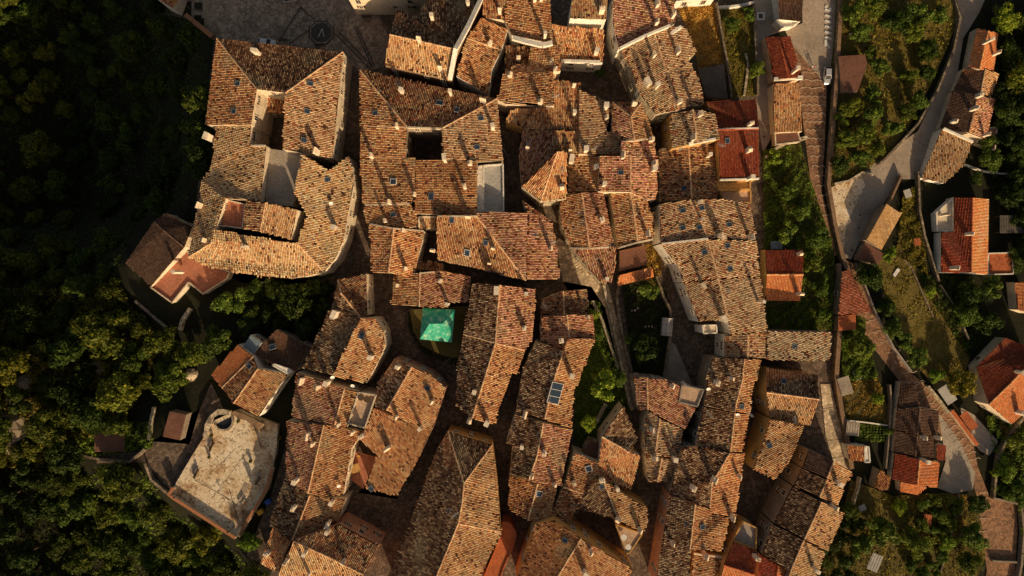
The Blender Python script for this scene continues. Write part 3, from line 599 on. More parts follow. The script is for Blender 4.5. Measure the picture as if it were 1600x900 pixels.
H('L-shaped tan roof with a dark triangular slope around a black yard', 'straw', 'ochre', 7.6, 9.4, [[(928, 751, 1), (943, 750, 1), (966, 812, .7), (902, 794)], [(943, 750, 1), (981, 777, .6), (1011, 793, .2), (1012, 822), (1004, 832), (966, 812, .7)]], facepal=['darkworn', 'straw'],
  flats=[('beige', -.5, [(962, 819), (1003, 834), (983, 864), (977, 864)], .3)])
# --- lower left
H('tall curved house with a shaded right roof slope and a cream rounded wall', 'brown', 'cream', 8.4, 10, [[(528, 437), (572, 428), (574, 492), (563, 495, .5), (533, 458, 1)], [(528, 437), (533, 458, 1), (563, 495, .5), (541, 543, 1), (520, 586, 1), (474, 575), (488, 540), (520, 475)]], facepal=['brown', 'worn'])
H('rounded sunlit roof bulging over the street left of the green canopy', 'orange', 'cream', 9, 11, [[(564, 497, 1), (585, 497, .4), (599, 517), (601, 541), (589, 568), (572, 599), (521, 588, 1), (541, 543, 1)]])
H('orange house on the forest edge with a dark brown annex and a blue panel', 'rusty', 'white', 5.6, 7.4, [[(330, 586), (372, 538, .2), (396, 557, .6), (347, 606, .5)], [(396, 557, .6), (403, 576, 1), (365, 630, 1), (347, 606, .5)], [(403, 576, 1), (450, 585), (437, 602), (404, 651), (365, 630, 1)]],
  facepal=['terra', 'brown', 'orange'], flats=[('blueglass', -.2, [(392, 523), (409, 536), (396, 554), (379, 542)], .0), ('white', .55, [(429, 569), (456, 578), (450, 584), (426, 571)], .1)])
H('plain dark brown annex roof behind the orange house', 'slate', 'grey', 5, 6.4, [[(432, 515), (485, 542, .4), (462, 580, 1), (427, 571, 1), (398, 552)]])
H('roof holding a small white walled roof terrace with two round tables', 'mix', 'cream', 8, 10, [[(464, 582), (538, 607, 1), (523, 664, 1), (506, 662, .9), (456, 651)], [(538, 607, 1), (559, 612, .7), (542, 668, .7), (523, 664, 1)]], facepal=['red', 'orange'],
  flats=[('beige', .45, [(561, 613), (588, 617), (571, 668), (545, 661)], .7)])
H('long ribbed orange roof with a red left slope above the paved terrace', 'orange', 'cream', 7.6, 10, [[(449, 658), (506, 664, 1), (481, 771, 1), (447, 745)], [(506, 664, 1), (542, 670, .5), (570, 675, .3), (560, 685, .3), (549, 701, .3), (536, 773), (502, 776, .6), (481, 771, 1)]], facepal=['red', 'orange'])
H('sunlit gable roof with a dark left slope by the dark square', 'orange', 'pink', 8, 10, [[(617, 560), (644, 573, 1), (604, 641, 1), (585, 636, .6), (591, 598)], [(644, 573, 1), (672, 585, .6), (696, 606), (676, 670), (630, 657, .5), (604, 641, 1)]], facepal=['worn', 'orange'])
H('broad tan roof above the furnished courtyard', 'orange', 'cream', 7.6, 9.2, [[(585, 638, 1), (630, 659, .8), (675, 671, .2), (657, 709), (640, 741), (620, 775), (571, 763), (589, 711, .5), (560, 685, .8), (572, 669, 1)]])
H('ribbed roof with a brown left slope and a fan-shaped shadow on the right', 'orange', 'cream', 7, 9, [[(447, 747), (484, 774, 1), (457, 844, 1), (421, 819)], [(484, 774, 1), (502, 777, .8), (540, 780), (527, 815), (457, 844, 1)]], facepal=['worn', 'orange'])
H('dark slope facing the dark square, ribbed straw slope at the bottom edge', 'straw', 'pink', 8.4, 10.8, [[(459, 846, 1), (530, 819), (593, 853), (568, 898, .9), (506, 867, 1)], [(459, 846, 1), (506, 867, 1), (568, 898, .9), (558, 914, .6), (432, 914), (436, 893, .4)]], facepal=['brown', 'straw'])
H('small half shaded roof by the bottom left corner of the town', 'orange', 'grey', 5.6, 7, [[(425, 825, 1), (455, 845, 1), (435, 892), (407, 881)]])
H('great hipped roof with a fan of dark and straw slopes near the bottom centre', 'straw', 'ochre', 8, 11, [[(700, 674), (769, 695), (725, 755, 1)], [(700, 674), (725, 755, 1), (722, 788, 1), (716, 818, 1), (680, 905, 1), (676, 914, 1), (602, 914), (619, 870), (680, 709)],
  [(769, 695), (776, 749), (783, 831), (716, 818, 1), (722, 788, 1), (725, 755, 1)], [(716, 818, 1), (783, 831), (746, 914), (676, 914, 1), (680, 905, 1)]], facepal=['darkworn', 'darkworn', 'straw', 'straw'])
H('flat rust coloured roof terrace curving along the hipped roof', 'mix', 'rust', 5.5, 6.5, [], flats=[('rust', 0, [(785, 815), (797, 818), (806, 832), (803, 850), (785, 892), (780, 912), (752, 912), (784, 834)], .35)], name='roof_terrace', cat='roof terrace')
# --- edge buildings at the top
H('white church building cut by the top left edge', 'mix', 'white', 12.5, 14, [[(225, -40), (306, -44, 1), (279, 0), (269, 12), (240, -6)]], name='church', cat='church')
H('cream building cut by the top edge beside the piazza', 'mix', 'cream', 9.5, 11, [[(533, -34, 1), (664, -34, 1), (652, -4), (543, -4)]])
H('white walled house cut by the top edge above the golden terrace', 'mix', 'white', 4.5, 6, [[(1050, -30, 1), (1122, -30, 1), (1118, -4), (1057, 1)]])
# --- east side
H('white terraced house with a flat grey roof at the top of the road', 'slate', 'white', 3.4, 4.2, [[(1216, -12, 1), (1255, -12, 1), (1251, 33), (1218, 30)]], flats=[('white', -1.2, [(1211, 33), (1219, 31), (1249, 34), (1238, 41), (1222, 43)], .3)], facepal=['corr'] if 0 else None)
H('red tiled house with a beige side wall above the brown path', 'darkred', 'beige', 3.8, 5.4, [[(1196, 58), (1216, 57, 1), (1232, 122, 1), (1209, 124)], [(1216, 57, 1), (1234, 57), (1254, 121), (1232, 122, 1)]], parap=[(.6, .8, 'white', [(1209, 124), (1254, 121)])])
H('rough tan roof directly below the red tiled house', 'straw', 'cream', 3.2, 4.2, [[(1209, 131, 1), (1246, 130, 1), (1252, 170), (1254, 205), (1211, 207), (1208, 170)]], flats=[('cover', -.8, [(1211, 208), (1246, 206), (1251, 221), (1212, 226)], .1)])
H('brown flat shed under the orchard trees', 'cover', 'stone', 2.4, 2.8, [], flats=[('cover', .5, [(1310, 88), (1352, 85), (1355, 100), (1340, 143), (1315, 143)], 0)], name='shed', cat='shed')
H('bright orange roof at the top of the eastern row', 'terra', 'cream', 3, 4.4, [[(1527, 44), (1544, 48, 1), (1530, 108, 1), (1514, 105)], [(1544, 48, 1), (1560, 52), (1552, 112), (1530, 108, 1)]])
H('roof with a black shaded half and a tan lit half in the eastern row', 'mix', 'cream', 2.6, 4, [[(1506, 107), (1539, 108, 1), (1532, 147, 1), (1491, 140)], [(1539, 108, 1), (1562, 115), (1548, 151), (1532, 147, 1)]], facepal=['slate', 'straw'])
H('ribbed dark brown roof with an orange brown right slope in the eastern row', 'slate', 'cream', 2.8, 4.4, [[(1489, 142), (1527, 148, 1), (1513, 207, 1), (1469, 200)], [(1527, 148, 1), (1556, 155), (1541, 218), (1513, 207, 1)]], facepal=['slate', 'red'],
  flats=[('pink', -1, [(1543, 200), (1557, 200), (1553, 235), (1524, 225)], .4)])
H('straw coloured rough roof with a white edge wall in the eastern row', 'straw', 'white', 2.6, 4, [[(1472, 201, 1), (1520, 222, .9), (1504, 260), (1476, 286), (1440, 278)]], parap=[(.6, .5, 'white', [(1474, 201), (1520, 222)])])
H('large red and orange double roof with a white terrace in the east', 'darkred', 'white', 3.6, 5.4, [[(1491, 308), (1519, 309, 1), (1517, 426, 1), (1471, 426), (1471, 363), (1491, 362)], [(1519, 309, 1), (1544, 311), (1542, 429), (1517, 426, 1)]], facepal=['darkred', 'terra'],
  flats=[('cream', -.5, [(1462, 333), (1490, 309), (1490, 361), (1464, 361)], .3), ('rust', -1, [(1543, 396), (1582, 395), (1582, 428), (1543, 429)], .3)])
H('house with dark red back slope and bright orange front slope in the garden strip', 'terra', 'ochre', 3.2, 4.6, [[(1196, 390), (1254, 390), (1255, 429, 1), (1198, 429, 1)], [(1198, 429, 1), (1255, 429, 1), (1250, 470), (1196, 469)]], facepal=['darkred', 'terra'])
H('tan lean-to shed beside the pale road fork', 'reed', 'stone', 3.2, 4.4, [[(1385, 319, 1), (1409, 333), (1377, 390), (1354, 375, 1)]], name='shed', cat='shed')
H('low brown shed adjoining the tan lean-to', 'cover', 'stone', 2.4, 2.8, [], flats=[('cover', .5, [(1352, 378), (1380, 396), (1373, 413), (1340, 404)], 0)], name='shed', cat='shed')
H('long red roof tapering along the descending lane', 'darkred', 'stone', 2.6, 3.6, [[(1316, 425, 1), (1328, 422), (1361, 487), (1310, 492, 1)]], facepal=['redold'])
H('small flat red shed joined to the tapering red roof', 'rust', 'stone', 2.6, 3, [], flats=[('rust', .5, [(1310, 494), (1337, 491), (1338, 515), (1310, 517)], 0)], name='shed', cat='shed')
H('large house with a dark red slope and a bright orange slope at the right edge', 'terra', 'cream', 3.6, 5.6, [[(1526, 573), (1571, 528), (1614, 545), (1606, 572, 1), (1545, 632, 1)], [(1606, 572, 1), (1630, 560, 1), (1640, 610), (1582, 663), (1545, 632, 1)]], facepal=['darkred', 'terra'])
H('orange roof sliver at the right edge beside the tall trees', 'terra', 'cream', 3, 4, [[(1586, 441), (1612, 441, 1), (1612, 490, 1), (1590, 484)]])
H('dark ribbed roof at the start of the stepped lane', 'slate', 'cream', 2.6, 3.8, [[(1408, 597), (1430, 600, 1), (1437, 635, 1), (1402, 637)]])
H('dark house with a brown grey right slope along the stepped lane', 'slate', 'cream', 3, 4.4, [[(1402, 638), (1437, 637, 1), (1433, 679, 1), (1398, 671)], [(1437, 637, 1), (1467, 642), (1464, 685), (1433, 679, 1)]], facepal=['slate', 'slate'])
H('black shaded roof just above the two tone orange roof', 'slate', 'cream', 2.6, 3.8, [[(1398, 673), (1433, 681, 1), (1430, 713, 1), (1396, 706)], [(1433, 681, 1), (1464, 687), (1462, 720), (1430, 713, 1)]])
H('two tone orange roof with a little porch roof below', 'terra', 'cream', 2.8, 4.2, [[(1398, 708), (1437, 718, 1), (1433, 757, 1), (1393, 748)], [(1437, 718, 1), (1467, 722), (1463, 762), (1433, 757, 1)], [(1407, 754, .1), (1448, 761, .1), (1435, 774, -.4), (1406, 767, -.4)]], facepal=['darkred', 'terra', 'terra'])
H('red shed roof with a white trellis end beside the vegetable plot', 'rusty', 'white', 2.8, 3.6, [[(1323, 696, 1), (1350, 697, 1), (1350, 721), (1327, 718)]], flats=[('white', .2, [(1351, 698), (1357, 698), (1359, 722), (1351, 722)], .2)], name='shed', cat='shed')
H('rusty shed roof left of the two tone orange roof', 'rusty', 'stone', 2.8, 3.6, [[(1375, 734, 1), (1392, 748, 1), (1388, 767), (1365, 762)]], name='shed', cat='shed')
# --- small roofs
H('grey corrugated roof below the golden terrace', 'corr', 'rubble', 3.2, 4, [], flats=[('corr', .5, [(1090, 107), (1131, 100), (1137, 154), (1104, 152)], 0)], name='shed', cat='shed')
H('orange tiled lean-to at the top of the dark walled garden', 'terra', 'rubble', 3, 4.2, [[(965, 446), (968, 430, 1), (1018, 418, 1), (1022, 431), (988, 440)]], name='lean_to', cat='lean-to')
H('dark brown plank roof above the orange tiled lean-to', 'cover', 'rubble', 3.4, 4, [], flats=[('cover', .5, [(968, 392), (1008, 383), (1012, 413), (968, 424)], 0)], name='shed', cat='shed')
H('small dark red shed in the wooded western slope', 'cover', 'stone', 2.6, 3, [], flats=[('cover', .5, [(147, 673), (194, 672), (194, 706), (148, 706)], 0)], name='shed', cat='shed')
H('brown flat shed roof above the stone path west of the terrace', 'cover', 'stone', 2.6, 3, [], flats=[('cover', .5, [(265, 643), (291, 648), (281, 688), (254, 682)], 0)], name='shed', cat='shed')
H('weathered brown outbuilding roof between the garden end and the tan roof', 'cover', 'stone', 5, 5.6, [], flats=[('cover', .5, [(922, 688), (940, 694), (937, 724), (912, 708)], 0)], name='outbuilding', cat='shed')
H('dark red porch roof joined to the dark lane house', 'slate', 'cream', 3.4, 4, [[(1464, 694, 1), (1478, 696, 1), (1477, 719), (1463, 718)]], name='porch', cat='porch', facepal=['darkred'])
# ------------------------------------------------------------------ chimneys, skylights, windows, aerials
def chimney_mesh(w, d, h, k):
    mb = MB(); mb.box((0, 0, -.9), (w, d, h + .9), 'chim')
    mb.box((0, 0, h), (w + .16, d + .16, .12), 'chim')
    if k == 0:
        for sx in (-1, 1): mb.box((sx * (w * .5 - .08), 0, h + .12), (.14, d, .26), 'chim')
        mb.loft([[(-w * .6, -d * .62, h + .38), (w * .6, -d * .62, h + .38), (w * .6, d * .62, h + .38), (-w * .6, d * .62, h + .38)],
                 [(-w * .6, -.03, h + .62), (w * .6, -.03, h + .62), (w * .6, .03, h + .62), (-w * .6, .03, h + .62)]], 'chimcap')
    elif k == 1:
        for sx in (-1, 1):
            for sy in (-1, 1): mb.box((sx * (w * .5 - .08), sy * (d * .5 - .08), h + .12), (.13, .13, .25), 'chim')
        mb.box((0, 0, h + .37), (w + .22, d + .22, .1), 'chim')
    else:
        mb.tube((-w * .2, 0, h + .12), (-w * .2, 0, h + .6), .13, .11, 'chimcap', 8); mb.tube((w * .22, 0, h + .12), (w * .22, 0, h + .5), .12, .1, 'chimcap', 8)
    return mb.mesh('chimney')
CH = [chimney_mesh(w, d, h, k) for w, d, h, k in ((.75, .65, 1.0, 0), (.8, .75, 1.2, 1), (1.25, .6, 1.0, 0), (.6, .6, 1.4, 1), (1.0, .7, 1.2, 2), (1.5, .75, 1.1, 1), (.7, .9, .8, 0))]
CHIM = [(404, 85, 5), (329, 216, 5), (315, 322, 2), (387, 386), (497, 239, 2), (525, 356, 1), (324, 376), (676, 30), (732, 10), (656, 65), (689, 110), (781, 21), (766, 71), (629, 145), (705, 149), (755, 160, 2),
 (770, 201), (622, 200), (851, 60), (810, 94), (861, 100), (797, 120), (844, 161), (867, 113), (845, 1), (835, 1), (939, 20), (1024, 39), (1025, 8, 2), (931, 84), (1020, 89), (1057, 82, 2), (1024, 137),
 (1059, 162), (1009, 132, 5), (1050, 27), (989, 165), (896, 136), (945, 169), (946, 186), (896, 180), (1091, 181), (1169, 196), (1016, 220), (892, 251, 5), (914, 236), (929, 264), (942, 290), (972, 245, 2),
 (1020, 257), (1019, 266), (1081, 217, 2), (1075, 227, 2), (1104, 245), (1167, 236), (1170, 279), (939, 345), (1010, 366, 2), (1094, 344), (1091, 317), (1122, 369), (1170, 371, 2), (877, 294), (1127, 372),
 (582, 245), (695, 248, 5), (735, 257), (727, 293), (649, 305), (610, 317), (604, 346), (632, 361), (732, 340, 2), (771, 389), (765, 412), (677, 392), (824, 234), (890, 237), (860, 389), (635, 420),
 (622, 446), (689, 439), (776, 454, 5), (822, 459), (819, 512), (582, 557), (876, 531), (891, 585), (625, 572), (742, 610), (700, 475), (1096, 446, 2), (1127, 497, 5), (1184, 471), (946, 436), (917, 495), (875, 531),
 (1117, 597), (1139, 590), (474, 594, 2), (499, 604), (514, 597), (624, 571), (676, 626), (621, 650), (658, 667), (607, 698, 2), (531, 662), (553, 674), (568, 679), (484, 679, 2), (491, 692), (526, 491, 5),
 (521, 782), (466, 748), (516, 815, 5), (462, 791), (515, 827), (484, 895), (451, 873), (480, 860), (421, 861), (539, 874), (742, 611), (761, 658), (892, 585), (850, 705), (815, 695), (820, 645, 2), (734, 656),
 (1017, 669), (1021, 713), (866, 755), (896, 752), (831, 741), (962, 759), (964, 809), (998, 825), (922, 858), (913, 891), (939, 747), (1048, 602), (1051, 714), (1152, 742), (1113, 746, 2), (1141, 805, 2), (1080, 759),
 (1099, 864), (1048, 845), (1178, 867), (1269, 885), (1535, 69), (1551, 86), (1525, 151), (1516, 172), (1485, 192), (1237, 114), (1536, 212), (1510, 366), (1485, 419), (1471, 336), (1246, 397), (1245, 459),
 (1588, 643), (1438, 682), (1460, 682), (1584, 580), (1440, 718), (1300, 790), (1305, 752), (280, 425)]
for q in CHIM:
    px, py = q[0], q[1]; rec, z, poly, dist = find_house(px, py)
    if rec['roof'] is None: continue
    P = at(px, py, z); k = q[2] if len(q) > 2 else random.choice((0, 1, 3, 4, 0, 6))
    gx, gy, _ = face_plane(poly)
    o = link('chimney', CH[k], rec['roof'], P - Vector(rec['rp'])); o.rotation_euler.z = math.atan2(gy, gx) + PI / 2 + random.uniform(-.12, .12)
    s = random.uniform(.78, 1.12); o.scale = (s, s, random.uniform(1.6, 2.15))
def skylight_mesh(w, h, fr, n=1):
    mb = MB(); t = .09
    for sx in (-1, 1): mb.box((sx * (w / 2), 0, -.1), (t, h + t, .36), fr)
    for sy in (-1, 1): mb.box((0, sy * (h / 2), -.1), (w - t, t, .36), fr)
    for k in range(1, n): mb.box((-w / 2 + w * k / n, 0, -.1), (t, h - t, .35), fr)
    mb.poly([(-w / 2, -h / 2, .2), (w / 2, -h / 2, .2), (w / 2, h / 2, .2), (-w / 2, h / 2, .2)], 'glass')
    return mb.mesh('skylight')
SK = [skylight_mesh(.95, 1.15, 'frame'), skylight_mesh(1.2, 1.35, 'whiteframe'), skylight_mesh(4.6, 2.7, 'whiteframe', 3), skylight_mesh(1.5, 1.1, 'frame')]
SKY = [(372, 131), (485, 131), (480, 174), (366, 174), (475, 219), (512, 281), (494, 365), (510, 321), (687, 161, 3), (714, 172), (751, 185), (587, 177), (816, 157), (745, 230), (615, 284, 1), (674, 307, 3), (615, 335),
 (706, 344), (759, 379), (730, 395, 1), (877, 265), (834, 365), (565, 524, 3), (1101, 394), (1140, 420), (1137, 454), (1114, 482), (1144, 482), (1136, 384), (1067, 329), (1067, 356), (1093, 355), (1096, 325), (1139, 351),
 (907, 332), (911, 347), (1069, 294), (970, 270), (1136, 220), (668, 606), (580, 763), (700, 797), (842, 771, 1), (920, 732, 1), (883, 844), (940, 760), (1224, 596), (1158, 635), (1202, 696), (1241, 542), (426, 542, 3), (390, 572), (867, 614, 2), (1097, 823), (1074, 818)]
from mathutils import Matrix
for q in SKY:
    px, py = q[0], q[1]; rec, z, poly, dist = find_house(px, py)
    if rec['roof'] is None: continue
    gx, gy, _ = face_plane(poly); n = Vector((-gx, -gy, 1)).normalized(); P = at(px, py, z)
    up = Vector((gx, gy, gx * gx + gy * gy)); up = up.normalized() if up.length > .02 else Vector((0, 1, 0))
    x = up.cross(n).normalized()
    R = Matrix((x, up, n)).transposed().to_4x4(); R.translation = P - Vector(rec['rp']) + n * .05
    o = link('skylight', SK[q[2] if len(q) > 2 else 0], rec['roof']); o.matrix_local = R
def window_mesh(w, h, shut):
    mb = MB(); mb.box((0, -.03, -h / 2), (w, .06, h), 'pane')
    for sx in (-1, 1): mb.box((sx * (w / 2 + .05), -.06, -h / 2 - .05), (.12, .14, h + .1), 'cream')
    mb.box((0, -.08, -h / 2 - .13), (w + .36, .24, .1), 'cream'); mb.box((0, -.06, h / 2), (w - .02, .13, .12), 'cream'); mb.box((0, -.07, -h / 2), (.06, .05, h), 'whiteframe')
    if shut:
        for sx in (-1, 1): mb.box((sx * (w / 2 + .11 + w / 4), -.06, -h / 2), (w / 2, .07, h), 'shutter')
    return mb.mesh('window')
WM = [window_mesh(.9, 1.4, False), window_mesh(.8, 1.2, True), window_mesh(1.0, 1.9, False)]
nwin = 0
for rec in HOUSES:
    if not rec['win']: continue
    polys = [[p[:2] for p in poly] for f, poly in rec['faces']] + [[tuple(at(*p[:2], z).xy) for p in pts] for pts, z in rec['flats']]
    for a, b in rec['edges']:
        mid = (Vector(a) + Vector(b)) / 2; d = (Vector(b) - Vector(a)).xy; L = d.length
        if L < 2.6 or mid.z - rec['g0'] < 3.0: continue
        n = Vector((d.y, -d.x)) / L
        t = mid.xy + n * .25
        if any(bool(pip(t.x, t.y, p)) for p in polys): n = -n
        t = mid.xy + n * .25
        if any(bool(pip(t.x, t.y, p)) for p in polys): continue
        if n.dot(-mid.xy.normalized()) < .25: continue
        clear = True
        for other in HOUSES:
            for f, poly in other['faces']:
                tt = mid.xy + n * 1.6
                if other is not rec and bool(pip(tt.x, tt.y, poly)) and max(p[2] for p in poly) > mid.z - 2.5: clear = False
        if not clear: continue
        zt = min(a.z, b.z); k = max(1, int(L / 3.2))
        for lev in (1.9, 4.9):
            if zt - lev - 1 < rec['g0'] + .6: continue
            for i in range(k):
                if random.random() < .25: continue
                u = (i + .5) / k; q = Vector(a).lerp(Vector(b), u)
                o = link('window', random.choice(WM), rec['root'], Vector((q.x + n.x * .02, q.y + n.y * .02, zt - lev)) - Vector(rec['rp']))
                o.rotation_euler.z = math.atan2(n.y, n.x) + PI / 2; nwin += 1
print('windows', nwin)
def antenna_mesh():
    mb = MB(); mb.tube((0, 0, -.3), (0, 0, 2.3), .035, .03, 'metal'); mb.tube((-.9, 0, 2.2), (.9, 0, 2.2), .03, .03, 'metal')
    for i in range(8): x = -.85 + i * .24; l = .5 - i * .035; mb.tube((x, -l, 2.24), (x, l, 2.24), .022, .022, 'metal', 4)
    mb.tube((-.1, 0, 1.7), (.7, 0, 1.7), .025, .025, 'metal')
    for i in range(3): mb.tube((.0 + i * .3, -.35, 1.72), (.0 + i * .3, .35, 1.72), .02, .02, 'metal', 4)
    return mb.mesh('antenna')
def dish_mesh():
    mb = MB(); mb.tube((0, 0, -.3), (0, 0, .9), .04, .04, 'metal'); rings = []
    for i in range(5):
        r = .05 + .42 * i / 4; h = .9 + .12 * (r / .45) ** 2; ring = []
        for k in range(14):
            t = 2 * PI * k / 14; x, y, z = r * cos(t), r * sin(t), h - .9
            ring.append((x, y * .8 - z * .6 - .08, .95 + z * .8 + y * .6))
        rings.append(ring)
    mb.loft(rings, 'whiteframe', caps=False); mb.tube((0, -.05, .95), (0, -.5, 1.2), .02, .02, 'metal', 4); return mb.mesh('satellite_dish')
AN, DI = antenna_mesh(), dish_mesh()
for px, py in [(626, 137), (868, 154), (858, 170), (992, 150), (1123, 230), (1240, 108), (930, 233), (826, 225), (851, 478), (1066, 598), (1167, 645), (1236, 653), (862, 380), (712, 800), (1020, 672), (1017, 666), (1105, 645)]:
    rec, z, poly, dist = find_house(px, py)
    if rec['roof']: o = link('antenna', AN, rec['roof'], at(px, py, z) - Vector(rec['rp'])); o.rotation_euler.z = random.uniform(0, 6)
for px, py in [(521, 588), (553, 601), (531, 757), (519, 318), (1151, 646), (1105, 606)]:
    rec, z, poly, dist = find_house(px, py)
    if rec['roof']: o = link('satellite_dish', DI, rec['roof'], at(px, py, z) - Vector(rec['rp'])); o.rotation_euler.z = random.uniform(-.5, .5)
# ------------------------------------------------------------------ ground sheet and the surfaces on it
gx_ = np.r_[np.arange(-1400, -100, 100), np.arange(-100, 1700, 20), np.arange(1700, 3001, 100)].astype(float)
gy_ = np.r_[np.arange(-1200, -100, 100), np.arange(-100, 1000, 20), np.arange(1000, 2101, 100)].astype(float)
X, Y = np.meshgrid(gx_, gy_); Z = ground(X, Y)
V = at_np(X.ravel(), Y.ravel(), Z.ravel()); w = len(gx_); h = len(gy_)
I, J = np.meshgrid(np.arange(w - 1), np.arange(h - 1)); a = (J * w + I).ravel()
o = link('ground', np_mesh('ground', V, np.stack([a, a + w, a + w + 1, a + 1], 1), None, ['forestfloor'])); o['kind'] = 'structure'
LAYER = [0]
def sheet(name, pts, mat, dz=None):
    """a surface laid on the terrain: the outline is cut along the terrain grid so it follows it"""
    import bmesh
    LAYER[0] += 1; dz = dz if dz is not None else 0.03 + LAYER[0] * 0.006
    bm = bmesh.new(); f = bm.faces.new([bm.verts.new((p[0], p[1], 0)) for p in pts])
    xs = [p[0] for p in pts]; ys = [p[1] for p in pts]
    bmesh.ops.triangulate(bm, faces=bm.faces[:])
    for v in range(int(min(xs) // 20) * 20, int(max(xs)) + 20, 20):
        bmesh.ops.bisect_plane(bm, geom=bm.verts[:] + bm.edges[:] + bm.faces[:], plane_co=(v, 0, 0), plane_no=(1, 0, 0))
    for v in range(int(min(ys) // 20) * 20, int(max(ys)) + 20, 20):
        bmesh.ops.bisect_plane(bm, geom=bm.verts[:] + bm.edges[:] + bm.faces[:], plane_co=(0, v, 0), plane_no=(0, 1, 0))
    for v in bm.verts: v.co = at(v.co.x, v.co.y, gz(v.co.x, v.co.y) + dz)
    bmesh.ops.recalc_face_normals(bm, faces=bm.faces[:])
    me = bpy.data.meshes.new(name); bm.to_mesh(me); bm.free(); me.materials.append(M[mat])
    o = link(name, me); o['kind'] = 'structure'; return o
sheet('street', [(225, -80), (1200, -80), (1192, 160), (1190, 230), (1196, 520), (1304, 520), (1305, 600), (1322, 720), (1260, 860), (1230, 980), (395, 980), (425, 890), (385, 868), (425, 770), (460, 650), (490, 560), (500, 500), (520, 446), (300, 404), (312, 260), (335, 60), (300, 30), (232, 20)], 'cobble')
sheet('piazza', [(240, -70), (535, -60), (590, 20), (608, 60), (600, 104), (562, 112), (540, 90), (338, 62), (300, 35)], 'piazza')
sheet('path', [(874, 372), (892, 388), (908, 392), (950, 445), (970, 520), (990, 600), (992, 640), (980, 640), (974, 604), (946, 482), (924, 448), (880, 440), (866, 380)], 'palepath')
sheet('ochre_yard', [(1002, 384), (1027, 378), (1036, 420), (1022, 447), (1004, 432)], 'drygrass')
sheet('ramp', [(1046, 532), (1056, 540), (1082, 602), (1040, 597), (1036, 590)], 'concrete')
sheet('garden_soil', [(972, 444), (1030, 434), (1046, 470), (1048, 505), (1038, 590), (990, 588), (978, 500)], 'darksoil')
sheet('garden_lawn', [(926, 500), (938, 500), (950, 560), (984, 640), (975, 660), (936, 712), (896, 690), (900, 600), (922, 545)], 'lawn')
sheet('canopy_garden', [(640, 484), (734, 478), (722, 520), (716, 560), (694, 556), (660, 541), (646, 518)], 'garden', 3.2)
mb = MB(); cg = [(640, 484), (734, 478), (722, 520), (716, 560), (694, 556), (660, 541), (646, 518)]
for p, q in zip(cg, cg[1:] + cg[:1]): A, B = at(*p, 3.2), at(*q, 3.2); mb.poly([A, B, (B.x, B.y, -.5), (A.x, A.y, -.5)], 'rubble')
tag(mb.build('retaining_wall'), 'stone retaining wall holding up the little garden with the green canopy', 'wall')
sheet('west_garden', [(300, 440), (520, 446), (480, 545), (430, 512), (372, 530), (330, 580), (312, 575), (285, 520)], 'forestfloor')
sheet('dark_square', [(560, 770), (620, 780), (660, 705), (700, 610), (690, 660), (680, 705), (620, 860), (600, 850)], 'cobble')
sheet('terrace_path', [(330, 598), (350, 640), (330, 660), (288, 742), (272, 772), (250, 752), (228, 722), (150, 724), (160, 708), (228, 706), (240, 690), (296, 694), (312, 640)], 'cobble')
# east
sheet('road', [(1252, -60), (1310, -60), (1304, 60), (1296, 120), (1290, 140), (1280, 120), (1262, 100), (1235, 66), (1226, 46), (1254, 36)], 'asphalt')
sheet('brown_path', [(1234, 66), (1262, 100), (1292, 134), (1289, 220), (1284, 300), (1297, 350), (1308, 400), (1302, 398), (1288, 345), (1266, 280), (1258, 215), (1252, 170), (1246, 130), (1254, 122), (1240, 80)], 'redpath')
sheet('lane', [(1178, -40), (1208, -40), (1210, 30), (1224, 48), (1196, 58), (1210, 128), (1208, 210), (1192, 240), (1186, 200), (1180, 140), (1176, 60)], 'asphalt')
sheet('side_lane', [(1186, 320), (1194, 320), (1197, 520), (1190, 520)], 'cobble')
sheet('golden_terrace', [(1057, 10), (1117, 4), (1133, 98), (1090, 106), (1086, 82), (1073, 42)], 'drygrass')
sheet('narrow_garden', [(1119, 14), (1176, 14), (1180, 150), (1142, 152)], 'grassland')
sheet('garden_strip', [(1192, 236), (1250, 222), (1268, 285), (1290, 350), (1304, 400), (1300, 516), (1196, 514)], 'garden')
sheet('orchard_floor', [(1310, -40), (1500, -40), (1494, 40), (1460, 120), (1420, 200), (1372, 260), (1300, 290), (1294, 220), (1300, 100)], 'grassland')
sheet('east_road', [(1490, -50), (1560, -50), (1530, 20), (1505, 60), (1492, 140), (1468, 200), (1446, 250), (1436, 280), (1404, 280), (1390, 305), (1356, 352), (1330, 405), (1312, 400), (1290, 296), (1320, 288), (1350, 268), (1398, 230), (1434, 205), (1470, 130), (1494, 60)], 'asphalt')
sheet('stony_forecourt', [(1292, 296), (1345, 272), (1352, 290), (1322, 350), (1318, 395), (1302, 360)], 'terrace')
sheet('stepped_lane', [(1318, 405), (1334, 412), (1346, 440), (1364, 490), (1390, 540), (1420, 580), (1452, 606), (1482, 640), (1520, 690), (1528, 730), (1546, 775), (1528, 782), (1510, 720), (1470, 680), (1440, 640), (1412, 604), (1370, 550), (1350, 520), (1340, 500), (1350, 480)], 'redpath')
sheet('forecourt', [(1466, 645), (1500, 690), (1524, 740), (1520, 765), (1490, 772), (1464, 762), (1478, 720)], 'concrete')
sheet('parking_apron', [(1540, 775), (1588, 785), (1590, 830), (1586, 890), (1582, 960), (1530, 960), (1542, 890), (1532, 830), (1530, 790)], 'redpath')
sheet('driveway', [(1500, 636), (1522, 648), (1560, 690), (1546, 712), (1530, 704), (1506, 664)], 'concrete')
sheet('long_garden', [(1366, 402), (1420, 400), (1460, 450), (1510, 520), (1516, 560), (1500, 600), (1450, 590), (1420, 560), (1390, 480)], 'grassland')
